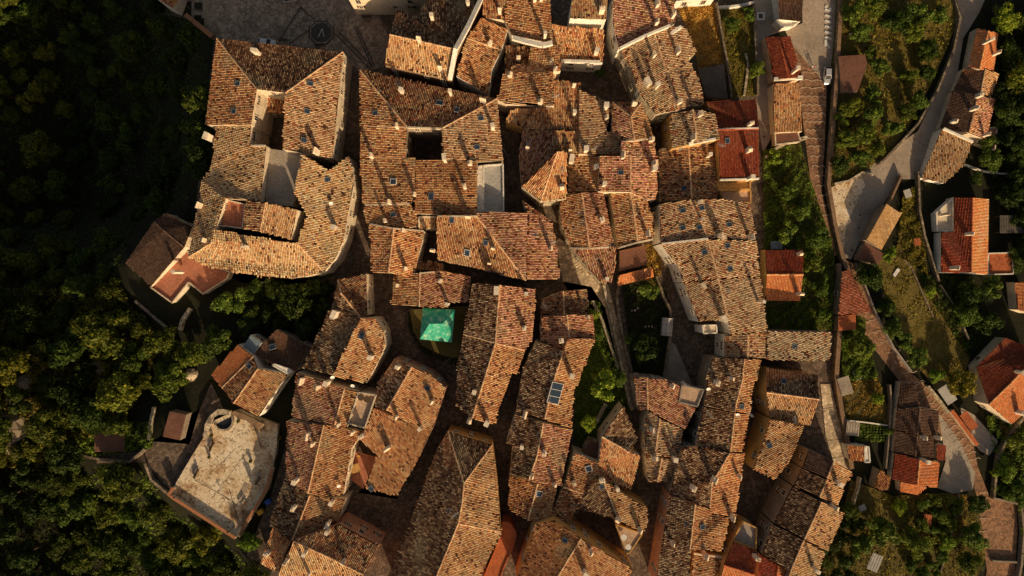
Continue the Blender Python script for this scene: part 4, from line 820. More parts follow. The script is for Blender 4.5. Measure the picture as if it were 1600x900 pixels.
sheet('small_plot', [(1316, 598), (1372, 590), (1384, 625), (1388, 660), (1320, 658)], 'garden')
sheet('vegetable_plot', [(1336, 664), (1386, 660), (1384, 690), (1336, 690)], 'darksoil')
sheet('wild_garden', [(1330, 750), (1395, 775), (1480, 770), (1530, 790), (1540, 870), (1500, 960), (1250, 960), (1300, 860)], 'garden')
sheet('wall_walk', [(1282, 600), (1298, 600), (1318, 725), (1330, 740), (1302, 720), (1290, 680)], 'palepath')
sheet('pergola_yard', [(1412, 325), (1425, 330), (1432, 400), (1400, 400)], 'garden')
# road paint, inlays and pale joints: thin strips
def strip(name, segs, mat, wpx, dz=None):
    mb = MB(); LAYER[0] += 1; dz = dz or 0.06 + LAYER[0] * 0.006
    for pts in segs:
        for a, b in zip(pts[:-1], pts[1:]):
            n = max(1, int(math.hypot(b[0] - a[0], b[1] - a[1]) / 8))
            for i in range(n):
                p = [a[k] + (b[k] - a[k]) * i / n for k in (0, 1)]; q = [a[k] + (b[k] - a[k]) * (i + 1) / n for k in (0, 1)]
                L = math.hypot(q[0] - p[0], q[1] - p[1]) or 1; nx, ny = -(q[1] - p[1]) / L * wpx / 2, (q[0] - p[0]) / L * wpx / 2
                mb.poly([at(x, y, gz(x, y) + dz) for x, y in ((p[0] + nx, p[1] + ny), (p[0] - nx, p[1] - ny), (q[0] - nx, q[1] - ny), (q[0] + nx, q[1] + ny))], mat)
    o = mb.build(name); o['kind'] = 'structure'; return o
zb = [[(1289 - i * 0.0, 18 + i * 8.6 - 3), (1299, 18 + i * 8.6)] for i in range(6)]
strip('road_marking', zb + [[(1290, 62), (1296, 76)], [(1297, 12), (1299, 18)], [(1292, 8), (1290, 13)], [(1290, 72), (1290, 62)]], 'paint', 3.6)
oct_ = [(502 + 18 * cos(PI / 8 + k * PI / 4), 51 + 17 * sin(PI / 8 + k * PI / 4)) for k in range(8)]
sheet('piazza_inlay', [(502 + 21.5 * cos(PI / 8 + k * PI / 4), 51 + 20 * sin(PI / 8 + k * PI / 4)) for k in range(8)], 'inlay')
strip('piazza_ring', [oct_ + oct_[:1]], 'piazza', 1.6)
strip('piazza_emblem', [[(497.5, 58), (503, 44.5), (506.5, 57)]], 'paint', .9, .55)
strip('piazza_bands', [[(435, 64), (470, 11), (492, 31)], [(452, 68), (482, 48)], [(524, 53), (578, 108)], [(529, 50), (582, 104)], [(554, 42), (582, 106)], [(557, 40), (585, 103)]], 'inlay', 1.8)
def scallops(a, b, c, d, rows, n, sag):
    out = []
    for r in range(rows):
        t = r / (rows - 1); p = (a[0] + (c[0] - a[0]) * t, a[1] + (c[1] - a[1]) * t); q = (b[0] + (d[0] - b[0]) * t, b[1] + (d[1] - b[1]) * t); line = []
        for i in range(n * 5 + 1):
            u = i / (n * 5); line.append((p[0] + (q[0] - p[0]) * u, p[1] + (q[1] - p[1]) * u - sag * abs(sin(PI * n * u)) + sag))
        out.append(line)
    return out
strip('pale_joints', scallops((1253, 112), (1281, 113), (1250, 136), (1291, 137), 3, 2, 2.8) + scallops((1249, 150), (1290, 150), (1262, 215), (1288, 216), 6, 4, 2.6) + scallops((1262, 228), (1286, 228), (1286, 335), (1295, 335), 8, 2, 2.2) + [[(1230, 62), (1262, 96)], [(1240, 76), (1236, 80)], [(1246, 83), (1241, 88)]], 'joint', .95)
strip('lane_joints', scallops((1352, 505), (1368, 500), (1420, 600), (1446, 598), 7, 2, -2.5) + scallops((1426, 604), (1444, 592), (1512, 720), (1532, 714), 13, 2, 3) + scallops((1530, 770), (1544, 768), (1530, 850), (1545, 850), 5, 2, 2), 'joint', .9)
strip('street_joints', [[(1284, 640), (1304, 638)], [(1293, 690), (1315, 688)], [(1298, 718), (1318, 714)]] , 'joint', .9)
strip('stair_treads', [[(1036 + (i % 2), 452 + i * 9), (1060 + i * 1.6, 446 + i * 9)] for i in range(8)] + [[(776, 716 + i * 8), (796, 712 + i * 8)] for i in range(8)] + [[(650 + i * 7, 556 + i * 5), (668 + i * 7, 540 + i * 5)] for i in range(6)] + [[(878 + i * 6, 402 + i * 7), (895 + i * 5, 394 + i * 7)] for i in range(5)], 'inlay', .8)
strip('stepping_stones', [[(996.5, 454 + i * 6.4), (996.5, 457.4 + i * 6.4)] for i in range(5)] + [[(986 + i * 5, 485), (988.6 + i * 5, 485)] for i in range(2)] + [[(1008 + i * 5, 510), (1010 + i * 5, 510)] for i in range(3)], 'terrace', 2.8)

sheet('lane_inlay', [(1182.5, 18.5), (1195, 18.5), (1195, 31.5), (1182.5, 31.5)], 'paint'); sheet('lane_drain', [(1185.5, 21.5), (1192, 21.5), (1192, 28.5), (1185.5, 28.5)], 'inlay')
for x, y in ((1344, 336), (1342, 356), (1331, 391), (1194, 214)): sheet('road_drain', [(x - 2, y), (x, y - 2), (x + 2, y), (x, y + 2)], 'inlay')
# ------------------------------------------------------------------ walls
def wall_line(name, label, cat, pts, hgt, thick, mat, capm=None, base=0.6, group=None):
    mb = MB(); P = []
    for a, b in zip(pts[:-1], pts[1:]):
        n = max(1, int(math.hypot(b[0] - a[0], b[1] - a[1]) / 14))
        P += [tuple(a[k] + (b[k] - a[k]) * i / n for k in (0, 1)) for i in range(n)]
    P.append(pts[-1]); rings = []; caps = []
    for i, p in enumerate(P):
        q0, q1 = P[max(0, i - 1)], P[min(len(P) - 1, i + 1)]; z = gz(*p); j = random.uniform(-.06, .06) if mat in ('rubble', 'pale_rubble') else 0
        c = at(*p, z); d = (at(*q1, z) - at(*q0, z)).xy.normalized(); n = Vector((-d.y, d.x)) * thick / 2
        rings.append([(c.x + n.x, c.y + n.y, z - base), (c.x - n.x, c.y - n.y, z - base), (c.x - n.x, c.y - n.y, z + hgt + j), (c.x + n.x, c.y + n.y, z + hgt + j)])
        m = n * 1.25; caps.append([(c.x + m.x, c.y + m.y, z + hgt + j - .05), (c.x - m.x, c.y - m.y, z + hgt + j - .05), (c.x - m.x, c.y - m.y, z + hgt + j + .1), (c.x + m.x, c.y + m.y, z + hgt + j + .1)])
    mb.loft(rings, mat)
    o = mb.build(name); tag(o, label, cat, group)
    if capm: cm = MB(); cm.loft(caps, capm); cm.build('coping', o)
    return o
wall_line('garden_wall', 'long stone wall with worn brown coping along the zebra crossing road and brown path', 'wall', [(1312, -30), (1310, 0), (1304, 100), (1297, 200), (1290, 290), (1300, 350), (1312, 402), (1318, 420)], 1.6, .7, 'rubble', 'brown')
wall_line('garden_wall', 'dark stone wall running down past the tapering red roof to the vegetable plot', 'wall', [(1306, 412), (1308, 500), (1302, 585), (1310, 640), (1320, 690), (1326, 730)], 1.6, .8, 'rubble', 'brown')
wall_line('garden_wall', 'stone wall curving around the bright green patch at the top of the garden strip', 'wall', [(1194, 248), (1205, 236), (1228, 224), (1258, 216)], 1.4, .7, 'pale_rubble')
wall_line('stair_wall', 'rough pale wall along the right side of the steps, with plants growing over it', 'wall', [(942, 445), (955, 500), (968, 560), (980, 620), (986, 640)], 1.4, .6, 'pale_rubble')
wall_line('stair_wall', 'overgrown stone wall along the green garden', 'wall', [(925, 470), (940, 500), (955, 545), (970, 590)], 1.2, .6, 'pale_rubble')
wall_line('garden_wall', 'stone wall bounding the left side of the dark walled garden', 'wall', [(968, 440), (962, 462), (966, 495), (975, 540), (988, 590)], 1.5, .6, 'rubble')
wall_line('garden_wall', 'curved stone wall along the right side of the dark walled garden', 'wall', [(1024, 432), (1034, 460), (1046, 485), (1046, 520), (1036, 590)], 1.6, .5, 'rubble')
wall_line('garden_wall', 'low broken pale wall at the lower end of the green garden', 'wall', [(946, 630), (938, 645), (930, 660)], 1.1, .8, 'pale_rubble')
wall_line('stair_parapet', 'cream parapet with a square notch beside the steps', 'wall', [(884, 372), (892, 392), (900, 388), (908, 394), (945, 446)], 1.4, .6, 'pale_rubble')
wall_line('garden_wall', 'thin stone wall between the golden terrace and the narrow olive garden', 'wall', [(1117, 8), (1126, 60), (1134, 104), (1140, 154)], 1.5, .5, 'rubble')
wall_line('garden_wall', 'white topped wall crossing the head of the narrow olive garden', 'wall', [(1119, 14), (1140, 13), (1156, 11), (1176, 6)], 1.2, .5, 'white')
wall_line('garden_wall', 'rough wall along the lane beside the narrow olive garden', 'wall', [(1176, 8), (1178, 60), (1181, 110), (1182, 150)], 1.2, .5, 'rubble')
wall_line('garden_wall', 'row of loose edging stones inside the narrow olive garden', 'wall', [(1164, 84), (1168, 100), (1166, 120), (1162, 150)], .5, .5, 'pale_rubble')
wall_line('garden_wall', 'low wall with a curving white line below the orchard', 'wall', [(1302, 288), (1325, 283), (1345, 270), (1362, 274)], .9, .5, 'pale_rubble')
wall_line('garden_wall', 'stone wall following the edge of the orchard along the descending road', 'wall', [(1488, 0), (1496, 30), (1486, 80), (1462, 140), (1430, 196), (1400, 228), (1370, 258)], 1.2, .5, 'rubble')
wall_line('garden_wall', 'plain wall between the road fork and the tan lean-to', 'wall', [(1404, 276), (1384, 320), (1352, 372), (1334, 402)], 1.5, .5, 'brown')
wall_line('railing_wall', 'slim green edged wall beside the stepped lane and the long garden', 'wall', [(1334, 412), (1350, 452), (1366, 492), (1392, 542), (1420, 580)], 1.3, .35, 'grey')
wall_line('garden_wall', 'stone wall behind the long garden at the foot of the eastern houses', 'wall', [(1430, 270), (1432, 330), (1440, 370), (1456, 420), (1462, 440)], 1.5, .45, 'rubble')
wall_line('garden_wall', 'pale low wall slanting across the long olive garden', 'wall', [(1410, 404), (1422, 418), (1440, 460), (1456, 496)], .7, .25, 'rubble')
wall_line('garden_wall', 'boundary wall at the right end of the long olive garden', 'wall', [(1466, 445), (1490, 482), (1510, 530)], 1.0, .3, 'rubble')
wall_line('garden_wall', 'orange topped wall between the stepped lane and the driveway', 'wall', [(1482, 640), (1500, 664), (1522, 694)], 1.2, .7, 'cream', 'rust')
wall_line('garden_wall', 'pale wall beside the upper stepped lane near the white sheet roof', 'wall', [(1446, 602), (1462, 622), (1478, 644)], 1.3, .5, 'pale_rubble')
wall_line('garden_wall', 'curving wall separating the driveway from the wild slope at the right edge', 'wall', [(1600, 645), (1570, 680), (1556, 710), (1552, 735), (1548, 775)], 1.3, .5, 'rubble')
wall_line('garden_wall', 'dark wall around the right side of the parking apron', 'wall', [(1546, 776), (1590, 786), (1594, 830), (1590, 880), (1582, 920)], 1.4, .5, 'stone')
wall_line('garden_wall', 'cross wall closing the lower side of the parking apron', 'wall', [(1546, 874), (1584, 876)], 1.1, .4, 'stone')
wall_line('garden_wall', 'light wall along the outer edge of the straw roofed terrace houses', 'wall', [(1340, 744), (1336, 762), (1326, 795), (1314, 822)], 1.6, .4, 'pale_rubble')
wall_line('garden_wall', 'white framed border wall above the vegetable plot', 'wall', [(1320, 656), (1350, 659), (1386, 664)], .9, .3, 'white')
wall_line('garden_wall', 'dark wall right of the vegetable plot', 'wall', [(1386, 600), (1388, 625), (1386, 664), (1380, 730)], 1.4, .35, 'stone')
wall_line('garden_wall', 'old stone wall beside the wooded western shed', 'wall', [(120, 708), (160, 716), (205, 720), (222, 708), (230, 700)], 1.2, .6, 'rubble')
wall_line('garden_wall', 'rough wall stub left of the brown flat shed', 'wall', [(244, 635), (238, 660), (236, 686)], 1.2, .6, 'pale_rubble')
wall_line('garden_wall', 'curved outer wall of the path west of the paved terrace', 'wall', [(230, 722), (240, 748), (258, 764), (266, 770)], 1.1, .6, 'rubble')
wall_line('garden_wall', 'crumbling pale wall below the pink terrace', 'wall', [(300, 482), (288, 500), (284, 516)], 1.2, .8, 'pale_rubble')
wall_line('garden_wall', 'low rubble wall on the slope west of the pink terrace', 'wall', [(214, 470), (240, 492), (272, 520)], .9, .7, 'rubble')
wall_line('garden_wall', 'wall edging the wild garden under the little porch roof', 'wall', [(1496, 770), (1490, 800), (1480, 850), (1464, 900)], .9, .4, 'rubble')
wall_line('garden_wall', 'white kerb wall in front of the eastern straw roof', 'wall', [(1505, 258), (1532, 268), (1560, 272), (1590, 272)], .9, .3, 'white')
wall_line('garden_wall', 'stone wall from the church corner to the palazzo corner', 'wall', [(296, 28), (318, 46), (338, 62)], 2.2, .9, 'rubble', 'pot')

# ------------------------------------------------------------------ the paved terrace
TERR = [(335, 657), (372, 640), (412, 656), (434, 664), (432, 700), (420, 762), (374, 840), (266, 770), (300, 712)]
mb = MB(); tz = 1.4
P3 = [at(x, y, tz) for x, y in TERR]; mb.poly(P3, 'terrace')
o = mb.build('terrace_floor'); o['kind'] = 'structure'
mb = MB()
for i in range(len(P3)):
    a, b = P3[i], P3[(i + 1) % len(P3)]; mb.poly([a - Vector((0, 0, .02)), b - Vector((0, 0, .02)), (b.x, b.y, -22), (a.x, a.y, -22)], 'pale_rubble')
o = tag(mb.build('retaining_wall'), 'tall stone retaining wall carrying the pale paved terrace', 'wall')
def parapet(label, pts, hgt, th, mat, capm):
    rings, caps = [], []
    Q = []
    for a, b in zip(pts[:-1], pts[1:]): n = max(1, int(math.hypot(b[0] - a[0], b[1] - a[1]) / 7)); Q += [tuple(a[k] + (b[k] - a[k]) * i / n for k in (0, 1)) for i in range(n)]
    Q.append(pts[-1]); rough = mat in ('rubble', 'pale_rubble')
    for i, p in enumerate(Q):
        c = at(*p, tz); d = (at(*Q[min(len(Q) - 1, i + 1)], tz) - at(*Q[max(0, i - 1)], tz)).xy.normalized(); n = Vector((-d.y, d.x)) * th / 2 * (random.uniform(.8, 1.25) if rough else 1); h = hgt * (random.uniform(.8, 1.2) if rough else 1)
        for out, k, z0, z1 in ((rings, 1, tz - .1, tz + h), (caps, 1.3, tz + h - .03, tz + h + .12)):
            out.append([(c.x + n.x * k, c.y + n.y * k, z0), (c.x - n.x * k, c.y - n.y * k, z0), (c.x - n.x * k, c.y - n.y * k, z1), (c.x + n.x * k, c.y + n.y * k, z1)])
    mb = MB(); mb.loft(rings, mat); o = tag(mb.build('parapet_wall'), label, 'wall'); cm = MB(); cm.loft(caps, capm); cm.build('coping', o)
parapet('cream parapet with brick coping on the lower left side of the paved terrace', [(275, 760), (267, 771), (371, 838)], 1.1, .55, 'cream', 'pot')
parapet('cream parapet on the right side of the paved terrace by the bins', [(378, 834), (382, 824), (418, 764), (428, 730)], 1.1, .5, 'cream', 'pot')
parapet('rough whitish wall around the semicircular well on the terrace', [(322, 681), (327, 664), (333, 650), (345, 642), (362, 644)], .9, .8, 'pale_rubble', 'pale_rubble')
parapet('brown rubble wall at the top of the terrace below the orange house', [(368, 643), (390, 652), (413, 664)], 1.3, .9, 'rubble', 'brown')
mb = MB(); c = at(350, 657, tz); n = 14
ring = lambda r, z: [(c.x + r * cos(PI + PI * k / n + .45), c.y + r * sin(PI + PI * k / n + .45), z) for k in range(n + 1)]
ro, ri = ring(2.5, tz), ring(2.0, tz); H_ = .45
for k in range(n):
    up = Vector((0, 0, H_))
    mb.poly([Vector(ro[k]) + up, Vector(ro[k + 1]) + up, Vector(ri[k + 1]) + up, Vector(ri[k]) + up], 'pale_rubble')
    mb.poly([ro[k], ro[k + 1], Vector(ro[k + 1]) + up, Vector(ro[k]) + up], 'pale_rubble'); mb.poly([ri[k], ri[k + 1], Vector(ri[k + 1]) + up, Vector(ri[k]) + up], 'pale_rubble')
w_ = tag(mb.build('fountain'), 'semicircular stone basin with dark inside on the paved terrace', 'fountain')
mb = MB(); mb.poly([(*p[:2], tz + .05) for p in ri], 'pane'); mb.build('basin', w_)
def bench(px, py, rz, label, z=None, seatm='wood', group='benches on the paved terrace'):
    z = tz if z is None else z
    r = empty('bench', at(px, py, z), label, 'bench', group, rz); s = MB()
    for k in range(4): s.box((-.21 + k * .14, 0, .42), (.115, 2.1, .05), seatm)
    s.build('seat', r); b = MB()
    for k in range(3): b.box((-.34, 0, .56 + k * .15), (.05, 2.1, .12), seatm)
    b.build('backrest', r)
    for sy in (-.85, .85):
        l = MB(); l.box((-.02, sy, 0), (.5, .1, .42), 'metal'); l.box((-.32, sy, .3), (.06, .08, .7), 'metal'); l.build('leg', r)
bench(331, 698, math.radians(-25 + 180), 'upper bench on the left side of the paved terrace, nearest the well')
bench(307, 740, math.radians(-25 + 180), 'lower bench on the left side of the paved terrace')
bench(382, 788, math.radians(-33), 'bench on the right side of the terrace nearest the bins')
bench(404, 751, math.radians(-33), 'upper right bench on the terrace, at the shadow edge')
bench(574, 27, math.radians(90), 'dark bench in front of the cream building on the piazza', 0.15, 'wood', None); bench(444, 63, math.radians(84), 'left dark bench by the palazzo eave on the piazza', .15, 'wood', None); bench(499, 71, math.radians(84), 'right dark bench by the palazzo eave, below the octagonal inlay', .15, 'wood', None)
def lamp(px, py, z, label, group='street lamps'):
    r = empty('street_lamp', at(px, py, z), label, 'street lamp', group)
    b = MB(); b.tube((0, 0, 0), (0, 0, .5), .16, .12, 'pane', 8); b.tube((0, 0, .5), (0, 0, 3.6), .06, .05, 'pane', 8); b.build('post', r)
    l = MB(); l.tube((0, 0, 3.6), (0, 0, 4.0), .12, .24, 'lamp', 8); l.tube((0, 0, 4.0), (0, 0, 4.2), .28, .05, 'pane', 8); l.build('lantern', r)
lamp(367, 822, tz, 'iron lamp post at the bottom corner of the paved terrace'); lamp(285, 769, tz, 'iron lamp post at the left corner of the paved terrace')
lamp(1316, 62, None, 'slim lamp on the orchard side of the road wall'); lamp(1193, 396, None, 'slim lamp beside the garden strip')
def pot(px, py, z, label, s=1.0, group='plant pots'):
    r = empty('plant_pot', at(px, py, z), label, 'plant pot', group); b = MB()
    b.loft([[(k * s * cos(2 * PI * i / 10), k * s * sin(2 * PI * i / 10), h * s) for i in range(10)] for k, h in ((.28, 0), (.4, .5), (.44, .52), (.44, .6), (.36, .6), (.34, .52))], 'pot'); b.build('pot', r)
    l = MB(); rr = random.Random(int(px * py))
    for i in range(60):
        a, e, q = rr.uniform(0, 6.28), rr.uniform(.2, 1.5), rr.uniform(.2, .55) * s; c = Vector((q * cos(a) * cos(e), q * sin(a) * cos(e), .6 * s + q * sin(e)))
        u = Vector((rr.uniform(-1, 1), rr.uniform(-1, 1), rr.uniform(-1, 1))).normalized() * .12; v = u.orthogonal().normalized() * .1; l.poly([c - u - v, c + u - v, c + u + v, c - u + v], 'lawn')
    l.build('foliage', r)
pot(374, 657, tz, 'round pot against the brown rubble wall on the terrace'); pot(393, 720, tz, 'dark pot alone in the middle of the paved terrace', .9); pot(332, 680, tz, 'square planter at the end of the white rough wall', .9); pot(328, 714, tz, 'pot next to the upper left terrace bench', .8)
pot(437, 683, 0, 'pale tub beside the red roof above the terrace', 1.2)
def bin_(px, py, col, label):
    r = empty('wheelie_bin', at(px, py, 0), label, 'bin', 'waste bins below the terrace', .6); b = MB()
    b.box((0, 0, .12), (1.2, .95, 1.0), col, top=(1.08, 1.1)); b.build('body', r); l = MB(); l.box((0, 0, 1.13), (1.34, 1.12, .1), col); l.box((0, 0, 1.23), (1.0, .8, .08), col); l.build('lid', r)
    w = MB()
    for sx in (-.45, .45): w.tube((sx - .05, .4, .12), (sx + .05, .4, .12), .12, .12, 'tyre', 8)
    w.build('wheel', r)
bin_(421, 782, 'blue', 'blue waste bin below the right parapet of the terrace'); bin_(409, 798, 'yellow', 'yellow waste bin below the right parapet of the terrace')
mb = MB(); mb.v = []; c = at(413, 691, tz + .06)
for k in range(24):
    a0, a1 = 2 * PI * k / 24, 2 * PI * (k + 1) / 24; mb.poly([(c.x + r * cos(a), c.y + r * sin(a), c.z) for r, a in ((1.12, a0), (1.0, a0), (1.0, a1), (1.12, a1))], 'inlay')
o = mb.build('terrace_ring_mark'); o['kind'] = 'structure'
mb = MB()
for pts, wd in (([(396, 660), (408, 700)], .12), ([(304, 750), (352, 776), (358, 782)], .14), ([(352, 776), (384, 800)], .1), ([(325, 742), (352, 718), (368, 700)], .1), ([(358, 764), (372, 812)], .16), ([(340, 768), (385, 706)], .08), ([(296, 742), (330, 762)], .08)):
    for a, b in zip(pts[:-1], pts[1:]):
        A, B = at(*a, tz + .012), at(*b, tz + .012); d = (B - A).normalized(); n = Vector((-d.y, d.x, 0)) * wd * .55; mb.poly([A + n, A - n, B - n, B + n], 'inlay')
o = mb.build('terrace_joints'); o['kind'] = 'structure'
mb = MB()
for q in ([(296, 737), (300, 724), (309, 728), (304, 741)], [(320, 690), (326, 680), (333, 683), (326, 698)], [(373, 772), (382, 752), (390, 757), (379, 780)], [(400, 742), (405, 736), (410, 740), (405, 748)]): mb.poly([at(x, y, tz + .016) for x, y in q], 'asphalt')
o = mb.build('terrace_slabs'); o['kind'] = 'structure'

# ------------------------------------------------------------------ canopy, shed, vehicles, people, furniture
g = empty('gazebo', at(684, 510, 3.2), 'green canvas canopy with pale bleached patches in the small garden', 'gazebo')
bp = Vector(g.location); e = 6.2; P = {k: at(*k, z) - bp for k, z in (((661, 481), e), ((711, 484), e), ((706, 535), e), ((656, 530), e), ((671, 506), 8.4), ((692, 506), 8.4))}
q = list(P.values()); mb = MB(); mb.poly([q[0], q[1], q[5], q[4]], 'canvas'); mb.poly([q[3], q[2], q[5], q[4]], 'canvas'); mb.poly([q[0], q[3], q[4]], 'canvas'); mb.poly([q[1], q[2], q[5]], 'canvas')
for a, b in ((0, 1), (1, 2), (2, 3), (3, 0)): mb.poly([q[a], q[b], q[b] - Vector((0, 0, .3)), q[a] - Vector((0, 0, .3))], 'canvas')
mb.build('canopy', g)
for a in range(4): l = MB(); p = q[a] * .97; l.tube((p.x, p.y, 0), (p.x, p.y, e - 3.2), .05, .05, 'metal', 6); l.build('leg', g)
g = empty('greenhouse', at(1040, 510), 'small glass greenhouse with pale glazing bars in the dark walled garden', 'greenhouse', rz=-.08)
f = MB(); gl = MB(); wx, wy = 2.4, 4.0
for sx in (-1, 1):
    for k in range(5): y = -wy / 2 + wy * k / 4; f.tube((sx * wx / 2, y, 0), (sx * wx / 2, y, 1.9), .04, .04, 'whiteframe', 4); f.tube((sx * wx / 2, y, 1.9), (0, y, 2.6), .05, .05, 'whiteframe', 4)
    gl.poly([(sx * wx / 2, -wy / 2, 1.9), (sx * wx / 2, wy / 2, 1.9), (0, wy / 2, 2.6), (0, -wy / 2, 2.6)], 'corrpale'); gl.poly([(sx * wx / 2, -wy / 2, 0), (sx * wx / 2, wy / 2, 0), (sx * wx / 2, wy / 2, 1.9), (sx * wx / 2, -wy / 2, 1.9)], 'blueglass')
for sy in (-1, 1): gl.poly([(-wx / 2, sy * wy / 2, 0), (wx / 2, sy * wy / 2, 0), (wx / 2, sy * wy / 2, 1.9), (0, sy * wy / 2, 2.6), (-wx / 2, sy * wy / 2, 1.9)], 'blueglass')
f.tube((0, -wy / 2, 2.6), (0, wy / 2, 2.6), .06, .06, 'whiteframe', 4); f.build('frame', g); gl.build('glazing', g)
def car(px, py, rz, paint, label, group='parked cars'):
    r = empty('parked_car', at(px, py, gz(px, py) + .09), label, 'car', group, rz); b = MB()
    def ringx(x, w, z0, z1): return [(x, -w, z0), (x, -w * 1.02, (z0 + z1) / 2), (x, -w * .9, z1), (x, w * .9, z1), (x, w * 1.02, (z0 + z1) / 2), (x, w, z0)]
    b.loft([ringx(*k) for k in ((-2.08, .62, .32, .66), (-1.95, .8, .24, .86), (-1.5, .86, .2, .93), (-.3, .88, .2, .95), (.9, .88, .2, .93), (1.6, .84, .22, .84), (1.98, .74, .28, .7), (2.1, .5, .36, .58))], paint); b.build('body', r)
    c = MB(); c.loft([[(x, -w, .9), (x, w, .9), (x2, w2, z), (x2, -w2, z)] for x, w, x2, w2, z in ((-1.85, .74, -1.3, .6, 1.42), (.95, .76, .2, .6, 1.44))], paint); c.build('roof', r)
    w = MB()
    w.poly([(.98, -.7, .94), (.98, .7, .94), (.26, .57, 1.42), (.26, -.57, 1.42)], 'pane'); w.build('windscreen', r)
    w = MB(); w.poly([(-1.88, -.68, .94), (-1.88, .68, .94), (-1.36, .56, 1.4), (-1.36, -.56, 1.4)], 'pane'); w.build('rear_window', r)
    for s in (-1, 1):
        w = MB(); w.poly([(-1.6, s * .765, .95), (.75, s * .775, .95), (.15, s * .63, 1.38), (-1.2, s * .625, 1.38)], 'pane'); w.build('side_window', r)
        l = MB(); l.box((1.86, s * .55, .56), (.2, .32, .16), 'lamp'); l.build('headlight', r); t = MB(); t.box((-2.0, s * .58, .62), (.1, .26, .16), 'redcloth'); t.build('tail_light', r)
        mm = MB(); mm.box((.72, s * .98, .92), (.14, .2, .13), paint); mm.build('mirror', r)
        for x in (-1.28, 1.3):
            wl = MB(); wl.tube((x, s * .72, .31), (x, s * .9, .31), .31, .31, 'tyre', 14); wo = wl.build('wheel', r); rm = MB(); rm.tube((x, s * .86, .31), (x, s * .912, .31), .18, .18, 'metal', 10); rm.build('rim', wo)
car(1291, 119, math.radians(-92), 'carpaint', 'silver car parked beside the long stone wall near the zebra crossing')
car(456, -2, math.radians(10), 'carpaint', 'pale car cut by the top edge on the shaded piazza')
car(418, 68, math.radians(-6), 'whitepaint', 'white car half hidden behind the palazzo eave on the piazza')
def person(px, py, top, label, rz, walk=.3, z=None):
    r = empty('person', at(px, py, z), label, 'person', rz=rz)
    sk = [(0, 0, .93), (0, 0, 1.15), (0, 0, 1.4), (0, 0, 1.5), (0.02, 0, 1.62), (.0, .1, .88), (walk, .1, .48), (walk * .9, .1, .07), (walk * .9 + .16, .1, .04), (0, -.1, .88), (-walk * .4, -.1, .48), (-walk, -.1, .08), (-walk + .16, -.1, .04),
          (0, .2, 1.4), (-.05, .26, 1.12), (.08, .26, .88), (0, -.2, 1.4), (.06, -.26, 1.12), (.2, -.25, .9)]
    ed = [(0, 1), (1, 2), (2, 3), (3, 4), (0, 5), (5, 6), (6, 7), (7, 8), (0, 9), (9, 10), (10, 11), (11, 12), (2, 13), (13, 14), (14, 15), (2, 16), (16, 17), (17, 18)]
    rad = [.14, .13, .14, .06, .1, .09, .065, .045, .04, .09, .065, .045, .04, .07, .045, .035, .07, .045, .035]
    me = bpy.data.meshes.new('body'); me.from_pydata(sk, ed, []); o = link('body', me, r)
    o.modifiers.new('s', 'SKIN'); [setattr(v, 'radius', (q, q)) for v, q in zip(me.skin_vertices[0].data, rad)]; me.skin_vertices[0].data[0].use_root = True
    o.modifiers.new('d', 'SUBSURF').levels = 1
    for m_ in ('skin', top, 'darkcloth'): me.materials.append(M[m_])
    dg = bpy.context.evaluated_depsgraph_get(); me2 = bpy.data.meshes.new_from_object(o.evaluated_get(dg)); o.modifiers.clear(); o.data = me2
    for p in me2.polygons:
        zc = p.center.z; p.material_index = 0 if (zc > 1.5 or (abs(p.center.y) > .21 and zc < 1.1)) else (2 if zc < .92 else 1)
    hb = MB(); hb.loft([[(.0 + q * cos(2 * PI * k / 10) - .01, q * sin(2 * PI * k / 10), z) for k in range(10)] for q, z in ((.115, 1.64), (.125, 1.69), (.1, 1.75), (.04, 1.78))], 'wood'); hb.build('hair', r)
person(1270, 106, 'redcloth', 'person in a red top standing at the head of the brown path', 2.0)
person(1266.5, 106.5, 'whiteframe', 'person in a white top standing at the head of the brown path', .8, .12)
def chair(px, py, rz, z, label, m='wood', group='garden chairs'):
    r = empty('garden_chair', at(px, py, z), label, 'chair', group, rz); s = MB(); s.box((0, 0, .42), (.5, .5, .05), m); s.build('seat', r); b = MB(); b.box((-.25, 0, .5), (.05, .5, .45), m); b.build('backrest', r)
    for sx in (-.2, .2):
        for sy in (-.2, .2): l = MB(); l.box((sx, sy, 0), (.05, .05, .42), m); l.build('leg', r)
def table(px, py, z, R, m, label, group=None, sq=False):
    r = empty('table', at(px, py, z), label, 'table', group, .3); t = MB()
    if sq: t.box((0, 0, .7), (R * 2, R * 1.7, .06), m)
    else: t.tube((0, 0, .7), (0, 0, .76), R, R, m, 18)
    t.build('tabletop', r); l = MB(); l.tube((0, 0, 0), (0, 0, .7), .07, .05, 'metal', 8); l.tube((0, 0, 0), (0, 0, .05), .3, .28, 'metal', 10); l.build('leg', r)
zz = 8 + .45 * 2
table(565, 620, zz, .75, 'wood', 'left round dark table on the small white walled roof terrace', 'round tables on the roof terrace'); table(574.5, 623, zz, .75, 'wood', 'right round dark table on the small white walled roof terrace', 'round tables on the roof terrace')
mb = MB(); pts = [(548, 703), (588, 714), (568, 764), (542, 745)]; mb.poly([at(x, y, 2.5) for x, y in pts], 'redfloor'); o = mb.build('courtyard_floor'); o['kind'] = 'structure'
table(556, 731, 2.5, 1.1, 'straw_t' if 0 else 'ochre', 'yellowish square table in the furnished courtyard', sq=True); chair(550, 729, 0, 2.5, 'chair left of the square table in the furnished courtyard'); chair(561, 736, 3.1, 2.5, 'chair right of the square table in the furnished courtyard')
mb = MB(); c = at(561, 712, 2.5)
for i in range(5): mb.tube((0, 0, .05 + i * .09), (0, 0, .14 + i * .09), .3 - .02 * abs(2 - i), .3 - .02 * abs(1.5 - i), 'yellow', 10)
